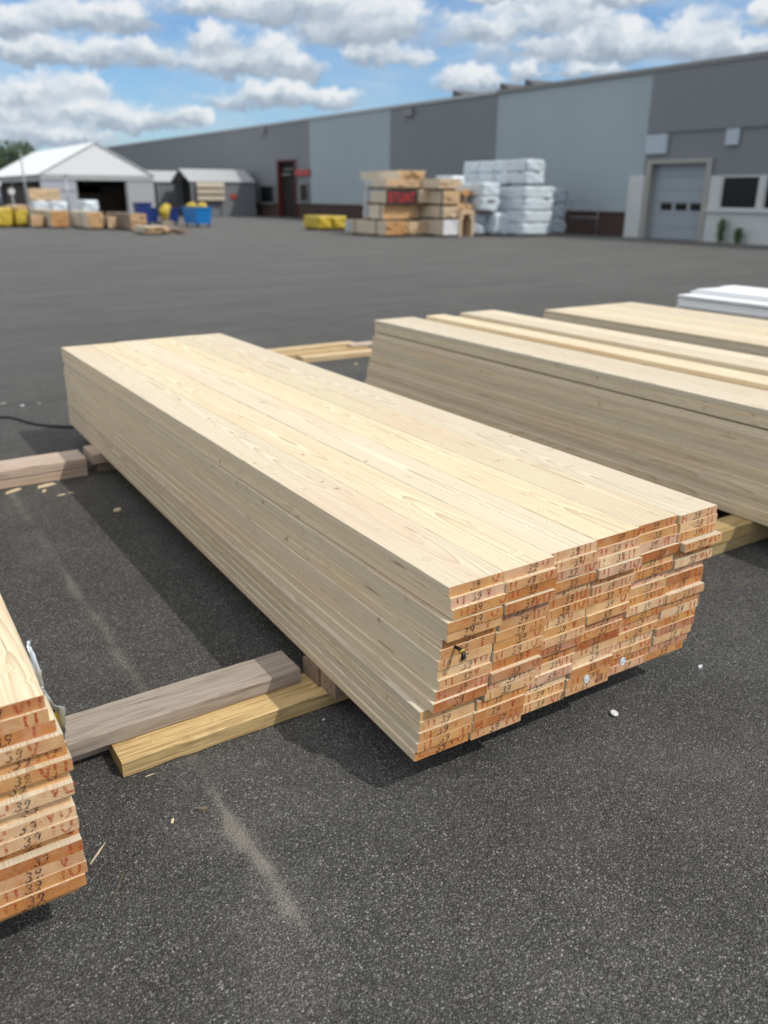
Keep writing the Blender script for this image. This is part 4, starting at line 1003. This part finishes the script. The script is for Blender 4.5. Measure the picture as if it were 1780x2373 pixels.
# marquee
TX, TW, TY0, TY1, TE, TA = 16.62, 3.75, 61.0, 80.0, 2.82, 4.78
T = thing('marquee', 'big white gabled marquee tent on the left of the yard', 'tent', (TX, TY0, 0))
def tp_(name, mb, mat, parent=None):
    o = mb.obj(name, mat, parent or T); return o
L = TY1 - TY0
mb = MB(); q = .04; ov = .15
for s in (-1, 1):
    e0, e1 = (s * (TW + ov), TE - .08), (0, TA)
    a = [(e0[0], -.12, e0[1]), (e1[0], -.12, e1[1]), (e1[0], L, e1[1]), (e0[0], L, e0[1])]
    b = [(p[0], p[1], p[2] - q) for p in a]
    i = len(mb.v); mb.v += a + b
    for f in ((0, 1, 2, 3), (7, 6, 5, 4), (0, 4, 5, 1), (1, 5, 6, 2), (2, 6, 7, 3), (3, 7, 4, 0)): mb.face([i + k for k in f])
tp_('roof_skin', mb, M_tent)
mb = MB(); mb.poly([(-TW, -.02, TE - .08), (TW, -.02, TE - .08), (0, -.02, TA - .06)]); mb.poly([(-TW, .0, TE - .08), (0, .0, TA - .06), (TW, .0, TE - .08)])
tp_('gable_skin', mb, M_tent)
mb = MB(); mb.box(-TW, TW, -.05, -.021, TE - .42, TE - .09); mb.box(-TW - .03, -TW, -.02, L, TE - .5, TE - .1); mb.box(TW, TW + .03, -.02, L, TE - .5, TE - .1)
tp_('valance', mb, M_tentgr)
mb = MB(); mb.box(-TW, -1.55, .0, .03, 1.75, TE - .425); tp_('wall_sheet', mb, M_sheet)
mb = MB(); mb.box(-TW, -1.55, .0, .03, .0, 1.70); tp_('wall_sheet', mb, M_sheet)
mb = MB(); mb.box(1.9, TW, .0, .03, 0, TE - .425); tp_('wall_sheet', mb, M_tentgr)
mb = MB(); mb.box(TW - .05, TW - .01, .05, L, 0, TE - .5); tp_('wall_sheet', mb, M_tentg)
mb = MB(); mb.box(-TW, TW, L - .05, L, 0, TE); mb.box(-TW + .1, TW - .1, .1, L - .1, TE - .06, TE - .02); tp_('shade_lining', mb, M_dark)  # added black back and ceiling sheets standing in for interior shade
for (x, y) in [(-TW, .02), (-1.5, .02), (1.85, .02), (TW, .02)] + [(-TW, L * k / 4) for k in (1, 2, 3, 4)]:
    mb = MB(); mb.box(x - .06, x + .06, y + .04, y + .16, 0, TE - .1); tp_('post', mb, M_metal)
M_shade = plain('shade_dark_timber', (.06, .045, .032), .85, .3)  # near-black brown standing in for the shade inside the marquee
gi = 'racks of timber stored inside the marquee'
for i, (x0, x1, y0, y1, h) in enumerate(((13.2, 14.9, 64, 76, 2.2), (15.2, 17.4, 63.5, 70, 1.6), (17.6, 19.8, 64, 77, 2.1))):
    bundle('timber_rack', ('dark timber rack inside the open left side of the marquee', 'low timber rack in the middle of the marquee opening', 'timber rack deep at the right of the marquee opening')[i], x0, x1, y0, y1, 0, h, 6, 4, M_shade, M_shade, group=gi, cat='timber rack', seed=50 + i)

# two gabled shelters right of the marquee
def shelter(label, x0, x1, y0, y1, he, ha, seed):
    t = thing('storage_shelter', label, 'shelter', (x0, y0, 0), 'gabled storage shelters beside the marquee')
    w, d = x1 - x0, y1 - y0; ym = d / 2
    mb = MB(); th = .05
    for (ya, yb) in ((-.12, ym), (d + .12, ym)):
        za = he - .05
        a = [(-.25, ya, za), (w, ya, za), (w, yb, ha), (-.25, yb, ha)]; i = len(mb.v)
        mb.v += a + [(p[0], p[1], p[2] - th) for p in a]
        for f in ((0, 1, 2, 3), (7, 6, 5, 4), (0, 4, 5, 1), (1, 5, 6, 2), (2, 6, 7, 3), (3, 7, 4, 0)): mb.face([i + k for k in f])
    mb.obj('roof', M_tentgr, t)
    mb = MB(); mb.box(0, w, 0, .05, 0, he - .1); mb.obj('front_wall', M_tentg, t)
    mb = MB(); mb.box(0, w, d - .05, d, 0, he - .1); mb.obj('back_wall', M_tentg, t)
    mb = MB(); mb.box(w - .05, w, .05, d - .05, 0, he - .1); mb.poly([(w, 0, he - .1), (w, d, he - .1), (w, ym, ha - .06)]); mb.obj('end_wall', M_tentg, t)
    mb = MB(); mb.box(.6, .7, .06, d - .06, 0, he - .12); mb.poly([(.62, .06, he - .12), (.62, ym, ha - .1), (.62, d - .06, he - .12)]); mb.obj('opening_shade', M_dark, t)  # black sheet painted in for the shade behind the open end
    for y in (.0, d - .1):
        mb = MB(); mb.box(-.1, -.005, y, y + .1, 0, he - .1); mb.obj('post', M_metal, t)
    return t
shelter('nearer grey gabled shelter with a dark open end, right of the marquee', 23.6, 28.6, 62.1, 65.8, 2.5, 3.32, 1)
shelter('farther grey gabled shelter peeking out between marquee and nearer shelter', 22.5, 27.0, 66.4, 70.2, 2.5, 3.25, 2)
t = thing('plank_rack', 'beige planks racked along the nearer grey shelter\'s wall', 'plank rack', (24.9, 61.85, 0))
for k, z in enumerate((1.15, 1.6, 2.05)):
    mb = MB(); mb.box(-1.05, 1.05, -.12, .12, z, z + .32); mb.obj('plank', M_pk_side, t)
for x in (-.9, .9):
    mb = MB(); mb.box(x - .05, x + .05, .125, .2, 0, 2.4); mb.obj('upright', M_metal, t)
mb = MB(); mb.tube([(26.75, 62.05, 1.42), (26.75, 62.0, 1.42)], .19, 16)
tag(mb.obj('round_sign', M_red), 'small round red sign on the nearer grey shelter\'s wall', 'sign')
# poles
def pole(label, x, y, h, r, head, seed=0, group='thin poles in front of the marquee'):
    t = thing('pole', label, 'pole', (x, y, 0), group)
    mb = MB(); mb.tube([(0, 0, 0), (0, 0, h)], r, 8); mb.obj('shaft', M_metal, t)
    mb = MB(); mb.box(-.12, .12, -.12, .12, 0, .03); mb.obj('foot_plate', M_metal, t)
    if head:
        m2 = MB(); m2.tube([(0, -.05, h + head), (0, .02, h + head)], head, 16); m2.obj('round_plate', M_plast, t)
    else:
        m2 = MB(); m2.box(-.09, .09, -.09, .09, h, h + .05); m2.obj('cap', M_metal, t)
pole('tallest dark pole crossing the marquee\'s left roof slope', 8.65, 44.4, 3.42, .045, 0)
pole('shorter pole in front of the marquee\'s white panel edge', 10.34, 43.55, 2.4, .045, 0)
pole('pole with a round white plate highest at the marquee\'s open left side', 9.6, 57.0, 1.95, .03, .18, group=None)
pole('pole with a round white plate nearest the left edge', 8.75, 55.0, 1.5, .03, .18, group=None)
pole('pole with a round white plate next to the tallest dark pole', 9.75, 54.0, 1.5, .03, .18, group=None)

# ------------------------------------------------------------------ trees on the left skyline
def leafmat():
    m, n, b = newmat('tree_leaves')
    c = n.n('ShaderNodeTexCoord').outputs['Object']
    f = n.noise(c, .8, 3.); n.put(b.inputs['Base Color'], n.mix(f, (.025, .05, .018, 1), (.055, .09, .03, 1)))
    b.inputs['Roughness'].default_value = .6
    return m
M_tree = leafmat(); M_bark = plain('bark', (.06, .048, .036), .9, .3)
def tree(label, x, y, h, w, seed):
    r_ = random.Random(seed); t = thing('tree', label, 'tree', (x, y, 0), 'trees on the skyline')
    mb = MB(); mb.tube([(0, 0, 0), (.1, 0, h * .35), (0, .1, h * .8)], [.28, .2, .06], 8)
    cl = []
    for k in range(16):
        a = r_.uniform(0, 6.28); q = r_.uniform(.3, 1) * w * .5; z = h * r_.uniform(.35, .92)
        c = Vector((math.cos(a) * q, math.sin(a) * q, z)); cl.append((c, r_.uniform(.14, .24) * w)); mb.tube([(0, 0, z * .6), tuple(c)], [.09, .03], 5)
    cl.append((Vector((0, 0, h * .9)), w * .18))
    mb.obj('trunk', M_bark, t)
    ml = MB()
    for c, rad in cl:
        for k in range(150):
            d = Vector((r_.gauss(0, 1), r_.gauss(0, 1), r_.gauss(0, .8))).normalized() * rad * r_.uniform(.5, 1.05)
            p = c + d; u1 = Vector((r_.gauss(0, 1), r_.gauss(0, 1), r_.gauss(0, 1))).normalized(); v1 = u1.orthogonal().normalized(); s = r_.uniform(.15, .32)
            ml.poly([p - u1 * s, p - v1 * s * .6, p + u1 * s, p + v1 * s * .6])
    ml.obj('crown', M_tree, t)
TL = ['leftmost tree just inside the photo\'s left edge', 'tree second from the left edge above the marquee roof', 'tree behind the marquee roof\'s left slope', 'tree hidden mostly by the marquee ridge', 'tree farther left beyond the photo edge', 'tree farthest left beyond the photo edge']
for i, (x, y, h, w) in enumerate(((18.0, 128, 9.0, 8), (21.0, 131, 8.7, 7.5), (24.5, 134, 8.0, 7), (28.0, 138, 7.5, 7), (12.5, 126, 9.5, 8), (7.0, 127, 9.2, 8))):
    tree(('dark green skyline ' + TL[i]), x, y, h, w, 70 + i)
